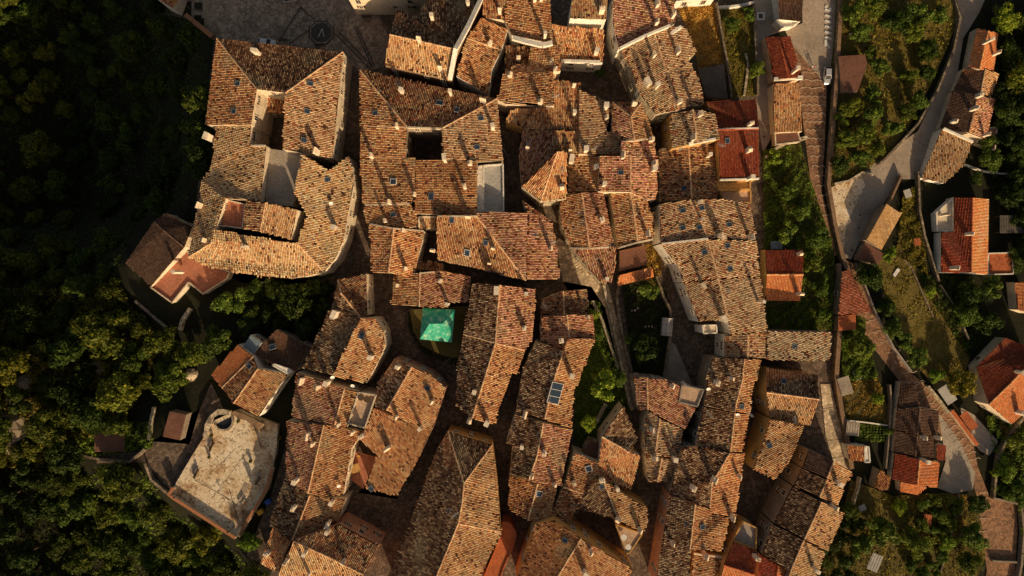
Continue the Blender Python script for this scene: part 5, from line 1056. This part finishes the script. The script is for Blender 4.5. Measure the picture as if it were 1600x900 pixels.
o = mb.build('stool', loc=c); tag(o, 'bright yellow round stool in the furnished courtyard', 'stool')
table(974, 838, 7.6 - .9, .7, 'whiteframe', 'upper white round table on the beige corner terrace', 'white tables on the beige corner terrace'); table(981, 853, 7.6 - .9, .65, 'whiteframe', 'lower white round table on the beige corner terrace', 'white tables on the beige corner terrace')
g = empty('garden_bench', at(1337, 586), 'white slatted bench frame in the small plot by the long wall', 'bench', rz=.5); s = MB()
for k in range(3): s.box((-.4 + k * .4, 0, .45), (.14, 2.6, .06), 'whiteframe')
s.build('seat', g)
for sy in (-1.1, 1.1): l = MB(); l.box((0, sy, 0), (.9, .1, .45), 'whiteframe'); l.build('leg', g)
def sheet_roof(px, py, w, d, z, rz, mat, label):
    r = empty('carport', at(px, py), label, 'carport', rz=rz); t = MB(); t.box((0, 0, z), (w, d, .12), mat)
    for k in range(int(w / .6)): t.box((-w / 2 + .3 + k * .6, 0, z + .12), (.08, d, .05), mat)
    t.build('roof', r)
    for sx in (-1, 1):
        for sy in (-1, 1): l = MB(); l.box((sx * (w / 2 - .2), sy * (d / 2 - .2), 0), (.12, .12, z), 'wood'); l.build('leg', r)
sheet_roof(1470, 614, 2.6, 4.4, 2.4, .6, 'corrpale', 'pale grey sheet roof beside the upper stepped lane'); sheet_roof(1412, 304, 1.6, 2.0, 1.6, .3, 'corrpale', 'pale blue grey sheet cover in the garden by the road fork')
sheet_roof(1359, 873, 2.6, 4.0, 2.2, -.4, 'corrpale', 'small pale sheet roof among the bottom right trees'); sheet_roof(1325, 667, 3.0, 3.2, 2.2, -.1, 'concrete', 'plain grey flat cover at the corner of the vegetable plot')
sheet_roof(1314, 601, 2.8, 4.2, 2.0, .3, 'concrete', 'grey flat cover beside the long wall near the slatted bench'); sheet_roof(1576, 352, 8.0, 4.2, 2.6, 0, 'corr', 'dark sheet carport right of the large red and orange roof')
sheet_roof(1441, 808, 1.8, 2.6, 2.0, -.1, 'rust', 'tiny rust red cover in the wild garden'); sheet_roof(1505, 655, 2.0, 4.6, 2.0, .65, 'rust', 'orange cover standing beside the driveway')
sheet_roof(1426, 379, 1.5, 1.7, 1.8, .1, 'rust', 'bright orange little hut roof in the garden')
sheet_roof(1343, 791, 1.6, 1.4, 1.2, .4, 'corrpale', 'white tilted panel in the dark garden by the straw terrace')
sheet_roof(1208, 384, 2.6, 1.8, 2.0, 0, 'blueglass', 'bluish grey panel behind the dark red back slope')
sheet_roof(930, 667, 1.6, 2.4, 1.2, .3, 'teal', 'teal cover sheet in the green garden corner') if 0 else None
g = empty('garden_lounger', at(1399, 426), 'white lounger on the olive grass of the long garden', 'lounger', rz=-.6); s = MB(); s.box((0, 0, .3), (.8, 1.9, .12), 'whiteframe'); s.box((0, .8, .42), (.8, .5, .1), 'whiteframe'); s.build('seat', g); l = MB(); [l.box((sx, sy, 0), (.08, .08, .3), 'metal') for sx in (-.3, .3) for sy in (-.8, .8)]; l.build('leg', g)
def cable(a, za, b, zb, label):
    A, B = at(*a, za), at(*b, zb); mb = MB(); pr = A
    for i in range(1, 11):
        t = i / 10; q = A.lerp(B, t); q.z -= .8 * 4 * t * (1 - t); mb.tube(pr, q, .035, .035, 'pane', 4, False); pr = q
    tag(mb.build('cable'), label, 'cable')
cable((786, 230), 10, (816, 290), 8, 'overhead cable crossing the dark alley left of the pyramid tower'); cable((942, 96), 8.5, (969, 80), 10.5, 'short cable between the square tan roof and the broad gable roof')
cable((940, 98), 8.5, (1000, 112), 9.5, 'long cable over the dark yard below the square tan roof'); cable((1414, 200), 5, (1456, 234), 4, 'cable over the descending road near the eastern straw roof')
cable((520, 155), 6, (545, 176), 8, 'cable on the east wall of the large palazzo')
# ------------------------------------------------------------------ trees
def crown_mesh(seed, R=1.0, n=3200, flat=.72, lobes=16, leaf=.06, spread=.7):
    r = np.random.default_rng(seed); c = r.normal(0, 1, (lobes, 3)); c /= np.linalg.norm(c, axis=1)[:, None]; c *= r.uniform(.25, spread, lobes)[:, None]; c[:, 2] *= flat
    c[:, 2] += .05; rad = r.uniform(.16, .36, lobes); bright = r.uniform(.65, 1.25, lobes)
    k = r.integers(0, lobes, n); d = r.normal(0, 1, (n, 3)); d /= np.linalg.norm(d, axis=1)[:, None]
    rr = rad[k] * r.uniform(.55, 1.08, n) ** .6; p = c[k] + d * rr[:, None] * np.array((1, 1, .8)); p *= 1 + .06 * r.normal(0, 1, (n, 1))
    nn = d + r.normal(0, .55, (n, 3)) + np.array((0, 0, .25)); nn /= np.linalg.norm(nn, axis=1)[:, None]
    t = np.cross(nn, r.normal(0, 1, (n, 3))); t /= np.linalg.norm(t, axis=1)[:, None]; b = np.cross(nn, t); s = leaf * r.uniform(.6, 1.5, n)[:, None]
    V = np.stack([p - t * s * 1.3, p - b * s * .7, p + t * s * 1.3, p + b * s * .7], 1).reshape(-1, 3) * R
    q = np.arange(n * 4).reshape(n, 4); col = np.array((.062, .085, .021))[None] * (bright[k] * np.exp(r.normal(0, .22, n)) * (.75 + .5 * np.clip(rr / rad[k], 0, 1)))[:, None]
    yel = r.random(n) < .12; col[yel] *= np.array((1.9, 1.5, 1.0)); return np_mesh('crown', V, q, col, ['leaf_mid'])
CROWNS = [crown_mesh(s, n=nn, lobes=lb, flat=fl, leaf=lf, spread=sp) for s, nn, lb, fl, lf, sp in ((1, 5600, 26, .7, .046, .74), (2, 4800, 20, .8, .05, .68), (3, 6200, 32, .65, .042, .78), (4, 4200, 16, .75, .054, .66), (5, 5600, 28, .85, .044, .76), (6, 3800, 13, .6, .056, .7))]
def trunk_mesh(seed):
    rr = random.Random(seed); mb = MB(); top = (rr.uniform(-.06, .06), rr.uniform(-.06, .06), .0); mb.tube((0, 0, -1.25), (0, 0, -.95), .13, .085, 'bark', 8); mb.tube((0, 0, -.95), top, .085, .05, 'bark', 8)
    for i in range(5):
        a = i * 1.3 + rr.random(); e = rr.uniform(.3, .55); z0 = -.55 + i * .1; mid = (e * .5 * cos(a), e * .5 * sin(a), z0 + .3); mb.tube((0, 0, z0), mid, .045, .03, 'bark', 6); mb.tube(mid, (e * cos(a), e * sin(a), z0 + .55), .03, .012, 'bark', 5)
    mb.tube(top, (top[0] * 2, top[1] * 2, .4), .05, .015, 'bark', 6); return mb.mesh('trunk')
TRUNKS = [trunk_mesh(s) for s in range(3)]
NT = [0]
def tree(px, py, rpx, tone, label, group=None, name='tree', cat='tree', up=0.0):
    k = NT[0]; NT[0] += 1; R = rpx * S * .97; g0 = gz(px, py); zc = g0 + R * (.95 if name == 'tree' else .55) + up
    c = at(px, py, zc); r = empty(name, (c.x, c.y, g0), label, cat, group)
    o = link('crown', CROWNS[k % len(CROWNS)], r, (0, 0, zc - g0)); o.rotation_euler.z = random.uniform(0, 6.28); s = R * 1.06
    o.scale = (s * random.uniform(.92, 1.1), s * random.uniform(.92, 1.1), s * random.uniform(.85, 1.1) * (1 if name == 'tree' else .75))
    o.material_slots[0].link = 'OBJECT'; o.material_slots[0].material = M['leaf_' + tone]
    t = link('trunk' if name == 'tree' else 'stem', TRUNKS[k % 3], r, (0, 0, zc - g0)); t.scale = (R * .8, R * .8, (zc - g0) / 1.2)
    return r
SINGLE = [  # px, py, radius px, tone, label
 (180, 612, 40, 'olive', 'big round olive green tree in the western wood, left of the brown flat shed'), (262, 592, 36, 'olive', 'olive tree with a sunlit top just left of the orange house'), (140, 650, 30, 'dark', 'dark crowned tree just above the small dark red shed'),
 (110, 545, 42, 'dark', 'dark tree standing in the middle of the western wood'), (210, 560, 30, 'dark', 'tree between the big round olive tree and the town slope'), (363, 466, 30, 'mid', 'leafy tree below the pink terrace, catching the sun'), (458, 472, 36, 'black', 'dark rounded tree in the shade under the curved palace block'),
 (336, 532, 34, 'dark', 'dark tree beside the blue panel of the orange house'), (300, 555, 24, 'olive', 'small olive tree left of the blue panel house'), (390, 848, 20, 'bright', 'small bright tree at the bottom corner of the paved terrace'), (312, 250, 30, 'black', 'dark green tree pressed against the west wall of the palace block'),
 (948, 604, 25, 'bright', 'bright green tree in the middle of the green garden'), (922, 661, 16, 'bright', 'small round bright green tree at the lower end of the green garden'), (936, 588, 16, 'mid', 'green shrubby tree at the left of the bright garden tree'), (966, 590, 14, 'mid', 'little tree by the steps beside the bright garden tree'),
 (927, 492, 11, 'bright', 'climbing green shrub tree at the upper end of the overgrown stair wall'), (936, 522, 10, 'mid', 'green shrub tree hanging over the middle of the stair wall'), (1016, 452, 17, 'mid', 'small tree beside the orange lean-to in the dark walled garden'), (1010, 540, 25, 'black', 'dark tree in the lower half of the dark walled garden'), (988, 530, 14, 'dark', 'shaded bush-like tree at the left side of the dark walled garden'),
 (937, 112, 9, 'mid', 'tiny tree in the dark yard below the square tan roof'), (1182, 108, 16, 'mid', 'spiky green palm-like tree beside the lane and the red tiled house'), (1144, 36, 15, 'mid', 'bushy tree at the head of the narrow olive garden'), (1168, 22, 13, 'mid', 'tree in the top right corner of the narrow olive garden'),
 (1500, 600, 28, 'gold', 'golden brown tree between the long garden and the large orange house'), (1463, 588, 16, 'bright', 'bright green tree near the pale grey sheet roof'), (1570, 30, 22, 'bright', 'bright green tree at the top right, above the bright orange roof'), (1590, 120, 30, 'olive', 'olive round tree at the right edge beside the eastern row'),
 (1572, 182, 24, 'dark', 'reddish dark tree right of the ribbed dark roof'), (1390, 400, 14, 'bright', 'yellow green shrub tree beside the low brown shed'), (1345, 540, 26, 'mid', 'tree between the long wall and the stepped lane'), (1340, 508, 16, 'mid', 'small tree just under the flat red shed'), (1358, 432, 24, 'dark', 'dark tree right of the tapering red roof'),
 (1386, 480, 18, 'dark', 'first dark tree in the row along the stepped lane'), (1397, 512, 18, 'mid', 'second tree in the row along the stepped lane'), (1412, 535, 18, 'mid', 'third tree in the row along the stepped lane'), (1432, 560, 20, 'mid', 'last and largest tree in the row along the stepped lane'),
 (1455, 455, 12, 'bright', 'light green shrub tree in the middle of the long garden'), (1520, 460, 26, 'dark', 'upper dark tree in the thicket right of the long garden'), (1540, 500, 26, 'dark', 'middle dark tree in the thicket right of the long garden'), (1512, 492, 24, 'mid', 'lower left tree in the thicket right of the long garden'), (1552, 450, 20, 'mid', 'tree at the upper right of the thicket near the orange roof sliver'),
 (1370, 622, 12, 'bright', 'small light tree inside the small plot'), (1388, 676, 9, 'mid', 'shrub tree at the right end of the vegetable plot'), (1405, 792, 14, 'bright', 'light green tree under the two tone orange roof'), (1380, 828, 30, 'mid', 'broad tree in the middle of the bottom right garden'), (1430, 845, 24, 'mid', 'tree right of the broad bottom right garden tree'), (1345, 855, 22, 'mid', 'bushy tree at the left of the bottom right garden'),
 (1528, 790, 20, 'dark', 'dark round tree left of the parking apron'), (1518, 836, 26, 'mid', 'large tree beside the lower parking apron'), (1515, 878, 22, 'dark', 'dark tree at the bottom edge left of the parking apron'), (1570, 735, 22, 'bright', 'bright tree in the wild slope right of the curving wall'), (1590, 770, 22, 'mid', 'tree at the right edge above the parking apron'), (1594, 690, 20, 'olive', 'olive shrub tree on the wild slope below the orange house'),
 (1480, 850, 16, 'bright', 'light green tall grass-like shrub tree in the wild garden'), (1543, 225, 16, 'mid', 'tree below the pink terrace of the eastern row'), (1548, 250, 20, 'mid', 'leafy tree by the white kerb wall'), (1525, 278, 14, 'dark', 'dark small tree below the eastern straw roof'), (1590, 240, 22, 'dark', 'dark tree at the right edge under the reddish dark tree'),
 (1212, 246, 14, 'bright', 'bright grassy shrub tree inside the curved garden wall'), (1236, 300, 18, 'mid', 'shrubby tree in the upper garden strip'), (1256, 330, 20, 'mid', 'shrubby tree in the middle of the garden strip'), (1278, 372, 20, 'mid', 'dark shrubby tree by the brown path bend'), (1268, 410, 20, 'mid', 'tree right of the dark red back slope'), (1284, 448, 17, 'mid', 'tree along the wall right of the orange front slope'), (1226, 360, 20, 'mid', 'tree above the dark red back slope'), (1286, 490, 14, 'mid', 'last tree at the lower end of the garden strip'),
]
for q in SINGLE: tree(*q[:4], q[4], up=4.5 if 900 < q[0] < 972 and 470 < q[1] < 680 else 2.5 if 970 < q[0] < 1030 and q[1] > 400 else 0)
ORCH = [(1330, 20, 24), (1365, 8, 22), (1345, 50, 20), (1400, 30, 26), (1440, 20, 22), (1428, 52, 22), (1470, 24, 18), (1450, 78, 20), (1376, 104, 18), (1420, 118, 16), (1366, 150, 18), (1448, 112, 16), (1364, 182, 20), (1330, 168, 18), (1436, 158, 20), (1418, 176, 16), (1392, 204, 18), (1350, 212, 22), (1320, 222, 20), (1312, 258, 18), (1345, 246, 18), (1372, 232, 16), (1312, 188, 14), (1360, 82, 14)]
side = lambda x, y: ('in the top strip of the orchard by the road' if y < 40 else 'by the flat brown shed in the orchard' if x < 1345 and y < 165 else 'in the middle of the orchard' if y < 130 else 'in the lower orchard above the stony forecourt' if y > 195 else 'in the orchard along the descending road')
for i, (x, y, r) in enumerate(ORCH):
    tn = ('mid', 'olive', 'mid', 'dark')[i % 4]
    tree(x, y, r, tn, {'mid': 'green', 'olive': 'yellowish green', 'dark': 'dark green'}[tn] + ' fruit tree ' + side(x, y), 'orchard trees, ' + side(x, y) + ', ' + tn)
# the western wood: trees too alike to tell apart within each patch
FOREST = [([(-40, -30), (240, -30), (300, 40), (325, 100), (318, 190), (302, 240), (290, 330), (230, 335), (190, 400), (180, 450), (-40, 450)], 20, 50, 'dark evergreen tree in the deep shade west of the palazzo wall', ('black', 'dark', 'dark'), 'trees in the shaded upper wood'),  # leaf tones here carry the gorge shade as colour
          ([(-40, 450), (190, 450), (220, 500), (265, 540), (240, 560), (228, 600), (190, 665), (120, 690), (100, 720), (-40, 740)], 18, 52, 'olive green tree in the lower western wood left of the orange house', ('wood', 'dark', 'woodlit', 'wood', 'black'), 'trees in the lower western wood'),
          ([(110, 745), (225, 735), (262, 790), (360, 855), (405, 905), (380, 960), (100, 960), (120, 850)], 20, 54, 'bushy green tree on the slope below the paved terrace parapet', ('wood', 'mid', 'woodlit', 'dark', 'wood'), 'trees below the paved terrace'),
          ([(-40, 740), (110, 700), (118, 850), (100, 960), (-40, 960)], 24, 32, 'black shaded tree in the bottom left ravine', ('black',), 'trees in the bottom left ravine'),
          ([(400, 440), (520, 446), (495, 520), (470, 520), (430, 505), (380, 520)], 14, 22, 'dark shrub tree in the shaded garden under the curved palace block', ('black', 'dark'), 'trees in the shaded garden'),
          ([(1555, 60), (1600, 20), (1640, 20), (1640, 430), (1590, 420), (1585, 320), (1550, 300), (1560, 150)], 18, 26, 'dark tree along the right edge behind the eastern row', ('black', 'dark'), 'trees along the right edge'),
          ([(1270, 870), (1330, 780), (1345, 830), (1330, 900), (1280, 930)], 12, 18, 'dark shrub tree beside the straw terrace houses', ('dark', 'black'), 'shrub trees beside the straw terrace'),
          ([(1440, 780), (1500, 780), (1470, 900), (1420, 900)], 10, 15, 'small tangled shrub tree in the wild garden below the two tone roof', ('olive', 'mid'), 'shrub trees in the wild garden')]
allr = [f for rec in HOUSES for f, _ in rec['faces']] + [pts for rec in HOUSES for pts, z in rec['flats']]
placed = [(q[0], q[1], q[2]) for q in SINGLE]
for poly, r0, r1, lab, tones, grp in FOREST:
    xs = [p[0] for p in poly]; ys = [p[1] for p in poly]
    for _ in range(2600):
        x, y, r = random.uniform(min(xs), max(xs)), random.uniform(min(ys), max(ys)), random.uniform(r0, r1)
        if not bool(pip(x, y, poly)): continue
        if any(math.hypot(x - a, y - b) < (r + c) * .68 for a, b, c in placed): continue
        if any(bool(pip(x, y, f)) for f in allr): continue
        placed.append((x, y, r)); tone = random.choice(tones if not (x < 118 and y < 450) else ('wood', 'dark', 'woodlit')); tree(x, y, r, tone, lab, grp)  # left edge crowns get lighter leaves, sunlight painted into the tone
# low growth nobody could count
def growth(name, zones, n, size, seed, mat):
    r = np.random.default_rng(seed); PX, PY, CL, HT = [], [], [], []
    for poly, k, col, ht in zones:
        xs = [p[0] for p in poly]; ys = [p[1] for p in poly]; x = r.uniform(min(xs), max(xs), k * 3); y = r.uniform(min(ys), max(ys), k * 3)
        cl = np.sin(x * .13 + seed + 2 * np.sin(y * .05)) * np.sin(y * .11 + 1.5 * np.sin(x * .07)) + .6 * np.sin(x * .31 + y * .23 + 3 * np.sin(x * .06) + 2 * np.sin(y * .09)); ok = pip(x, y, poly) & (r.random(len(x)) < .55 + .3 * cl)
        for f in allr: ok &= ~pip(x, y, f)
        x, y, cl = x[ok][:k], y[ok][:k], cl[ok][:k]; PX.append(x); PY.append(y); HT.append(ht * (0.25 + .75 * r.random(len(x)) ** 1.5) * (1 + .4 * cl)); CL.append(np.array(col)[None] * np.exp(r.normal(0, .3, len(x)))[:, None] * (1 + .25 * cl[:, None]))
    x, y, h, col = np.concatenate(PX), np.concatenate(PY), np.concatenate(HT), np.concatenate(CL); n = len(x)
    p = at_np(x, y, ground(x, y) + np.maximum(h, .03)); nn = r.normal(0, .6, (n, 3)) + np.array((0, 0, .8)); nn /= np.linalg.norm(nn, axis=1)[:, None]
    t = np.cross(nn, r.normal(0, 1, (n, 3))); t /= np.linalg.norm(t, axis=1)[:, None]; b = np.cross(nn, t); s = size * r.uniform(.5, 1.5, n)[:, None]
    V = np.stack([p - t * s * 1.4, p - b * s * .55, p + t * s * 1.4, p + b * s * .55], 1).reshape(-1, 3)
    o = link(name, np_mesh(name, V, np.arange(n * 4).reshape(n, 4), np.clip(col, 0, .9), [mat])); o['kind'] = 'stuff'; tag(o, None, None)
    return o
GRN, DGR, OLV, GLD = (.07, .095, .02), (.03, .042, .012), (.12, .095, .025), (.6, .32, .07)
o = growth('undergrowth', [(FOREST[0][0], 22000, DGR, 1.6), (FOREST[1][0], 16000, OLV, 1.5), (FOREST[2][0], 8000, GRN, 1.5), (FOREST[3][0], 3000, DGR, 1), (FOREST[4][0], 4000, DGR, 1.2), (FOREST[5][0], 6000, DGR, 1.2), ([(110, 660), (235, 660), (240, 700), (130, 716)], 2500, GRN, 1.2), ([(1540, 650), (1640, 640), (1640, 900), (1600, 900), (1592, 790), (1552, 770), (1556, 715)], 6000, GRN, 1.3), ([(470, 432), (516, 427), (516, 431), (470, 438)], 500, GRN, .5)], 0, .26, 3, 'leaf_mid')
tag(o, 'tangled undergrowth covering the wooded slopes', 'undergrowth')
o = growth('grass', [([(1192, 236), (1250, 222), (1268, 285), (1290, 350), (1304, 400), (1300, 516), (1196, 514)], 12000, GRN, .9), ([(1310, -40), (1500, -40), (1494, 40), (1460, 120), (1420, 200), (1372, 260), (1300, 290), (1294, 220), (1300, 100)], 9000, OLV, .5), ([(1366, 402), (1420, 400), (1460, 450), (1510, 520), (1516, 560), (1500, 600), (1450, 590), (1420, 560), (1390, 480)], 4500, OLV, .3),
   ([(1330, 750), (1395, 775), (1480, 770), (1530, 790), (1540, 870), (1500, 960), (1250, 960), (1300, 860)], 9000, OLV, .7), ([(1119, 14), (1176, 14), (1180, 150), (1142, 152)], 4000, OLV, .3), ([(926, 500), (938, 500), (950, 560), (984, 640), (975, 660), (936, 712), (896, 690), (900, 600), (922, 545)], 5000, GRN, .5), ([(972, 444), (1030, 434), (1046, 470), (1048, 505), (1038, 590), (990, 588), (978, 500)], 3000, DGR, .6),
   ([(637, 488), (736, 478), (726, 520), (712, 572), (692, 566), (656, 548), (640, 520)], 2500, DGR, .4), ([(1412, 300), (1432, 290), (1450, 430), (1400, 400)], 4000, OLV, .9), ([(1316, 598), (1372, 590), (1384, 625), (1388, 660), (1320, 658)], 3000, (.16, .1, .03), .4), ([(1430, 430), (1520, 430), (1545, 520), (1515, 560)], 6000, DGR, .8), ([(922, 470), (936, 470), (985, 630), (972, 630)], 2500, GRN, 1.3), ([(1314, 500), (1345, 500), (1372, 590), (1316, 596)], 4000, GRN, .8), ([(1336, 664), (1386, 660), (1384, 690), (1336, 690)], 1200, GRN, .5)], 0, .2, 5, 'leaf_mid')
tag(o, 'rough grass and weeds in the eastern gardens', 'grass')
o = growth('dry_grass', [([(1057, 10), (1117, 4), (1133, 98), (1090, 106), (1086, 82), (1073, 42)], 9000, GLD, .35), ([(1002, 384), (1027, 378), (1036, 420), (1022, 447), (1004, 432)], 2500, (.42, .26, .06), .3), ([(1420, 780), (1512, 772), (1508, 830), (1440, 850)], 3500, (.4, .24, .05), .5), ([(1222, 260), (1240, 250), (1250, 320), (1232, 330)], 1200, (.34, .22, .05), .5), ([(1560, 650), (1600, 640), (1600, 690), (1568, 700)], 1000, (.3, .16, .04), .5)], 0, .17, 6, 'tile')
tag(o, 'golden dry grass on the terrace below the white walled house', 'dry grass')
mb = MB()  # crops in rows
for i in range(6):
    for j in range(9): c = at(1340 + j * 5, 666 + i * 4.2, gz(1340, 670)); mb.box((c.x, c.y, c.z), (.5, .42, .3), 'lawn', random.random(), (.5, .5))
o = mb.build('vegetable_rows'); tag(o, 'rows of small green plants in the vegetable plot', 'vegetables'); o['kind'] = 'stuff'
# a few boulders and the cliff face in the wood
def boulder(px, py, r, label):
    rr = random.Random(px); mb = MB(); rings = []
    for i in range(7):
        e = -PI / 2 + PI * i / 6; rings.append([(r * cos(e) * cos(a) * rr.uniform(.75, 1.15), r * cos(e) * sin(a) * rr.uniform(.75, 1.15), r * .7 * sin(e)) for a in [2 * PI * k / 11 for k in range(11)]])
    mb.loft(rings, 'rock'); tag(mb.build('boulder', loc=at(px, py, gz(px, py) + r * .25)), label, 'boulder')
boulder(299, 585, 1.6, 'pale boulder between the olive trees left of the orange house'); boulder(150, 575, 2.0, 'rock outcrop inside the western wood'); boulder(10, 670, 5, 'large pale cliff rock at the left edge'); boulder(30, 690, 4, 'cliff rock beside the left edge boulder'); boulder(36, 600, 2.4, 'small sunlit rock among the left edge trees')

# ------------------------------------------------------------------ light, sky, camera
EL, AZ = math.radians(19.5), math.atan2(.36, -.93)
w = bpy.data.worlds.new('World'); bpy.context.scene.world = w; w.use_nodes = True; nt = w.node_tree; bg = nt.nodes['Background']
sky = nt.nodes.new('ShaderNodeTexSky'); sky.sky_type = 'NISHITA'; sky.sun_disc = False; sky.sun_elevation = EL; sky.sun_rotation = AZ; sky.altitude = 600
sky.dust_density = 4; sky.ozone_density = .6; wm = mul(nt, sky.outputs[0], (1.0, .8, .62)); nt.links.new(wm, bg.inputs['Color']); bg.inputs['Strength'].default_value = 0.1
l = bpy.data.lights.new('sun', 'SUN'); l.energy = 5.0; l.angle = math.radians(.5); l.color = (1.0, .75, .45)
so = bpy.data.objects.new('sun', l); C.objects.link(so); sd = Vector((sin(AZ) * cos(EL), cos(AZ) * cos(EL), sin(EL))); so.rotation_euler = sd.to_track_quat('Z', 'Y').to_euler(); so.location = (60, -120, 120)
cam = bpy.data.cameras.new('camera'); cam.lens = 24; cam.sensor_width = 36; cam.clip_end = 2000; co = bpy.data.objects.new('camera', cam); C.objects.link(co); co.location = (0, 0, HCAM); bpy.context.scene.camera = co
vs = bpy.context.scene.view_settings; vs.view_transform = 'Standard'; vs.look = 'None'; vs.exposure = 0; vs.gamma = 1
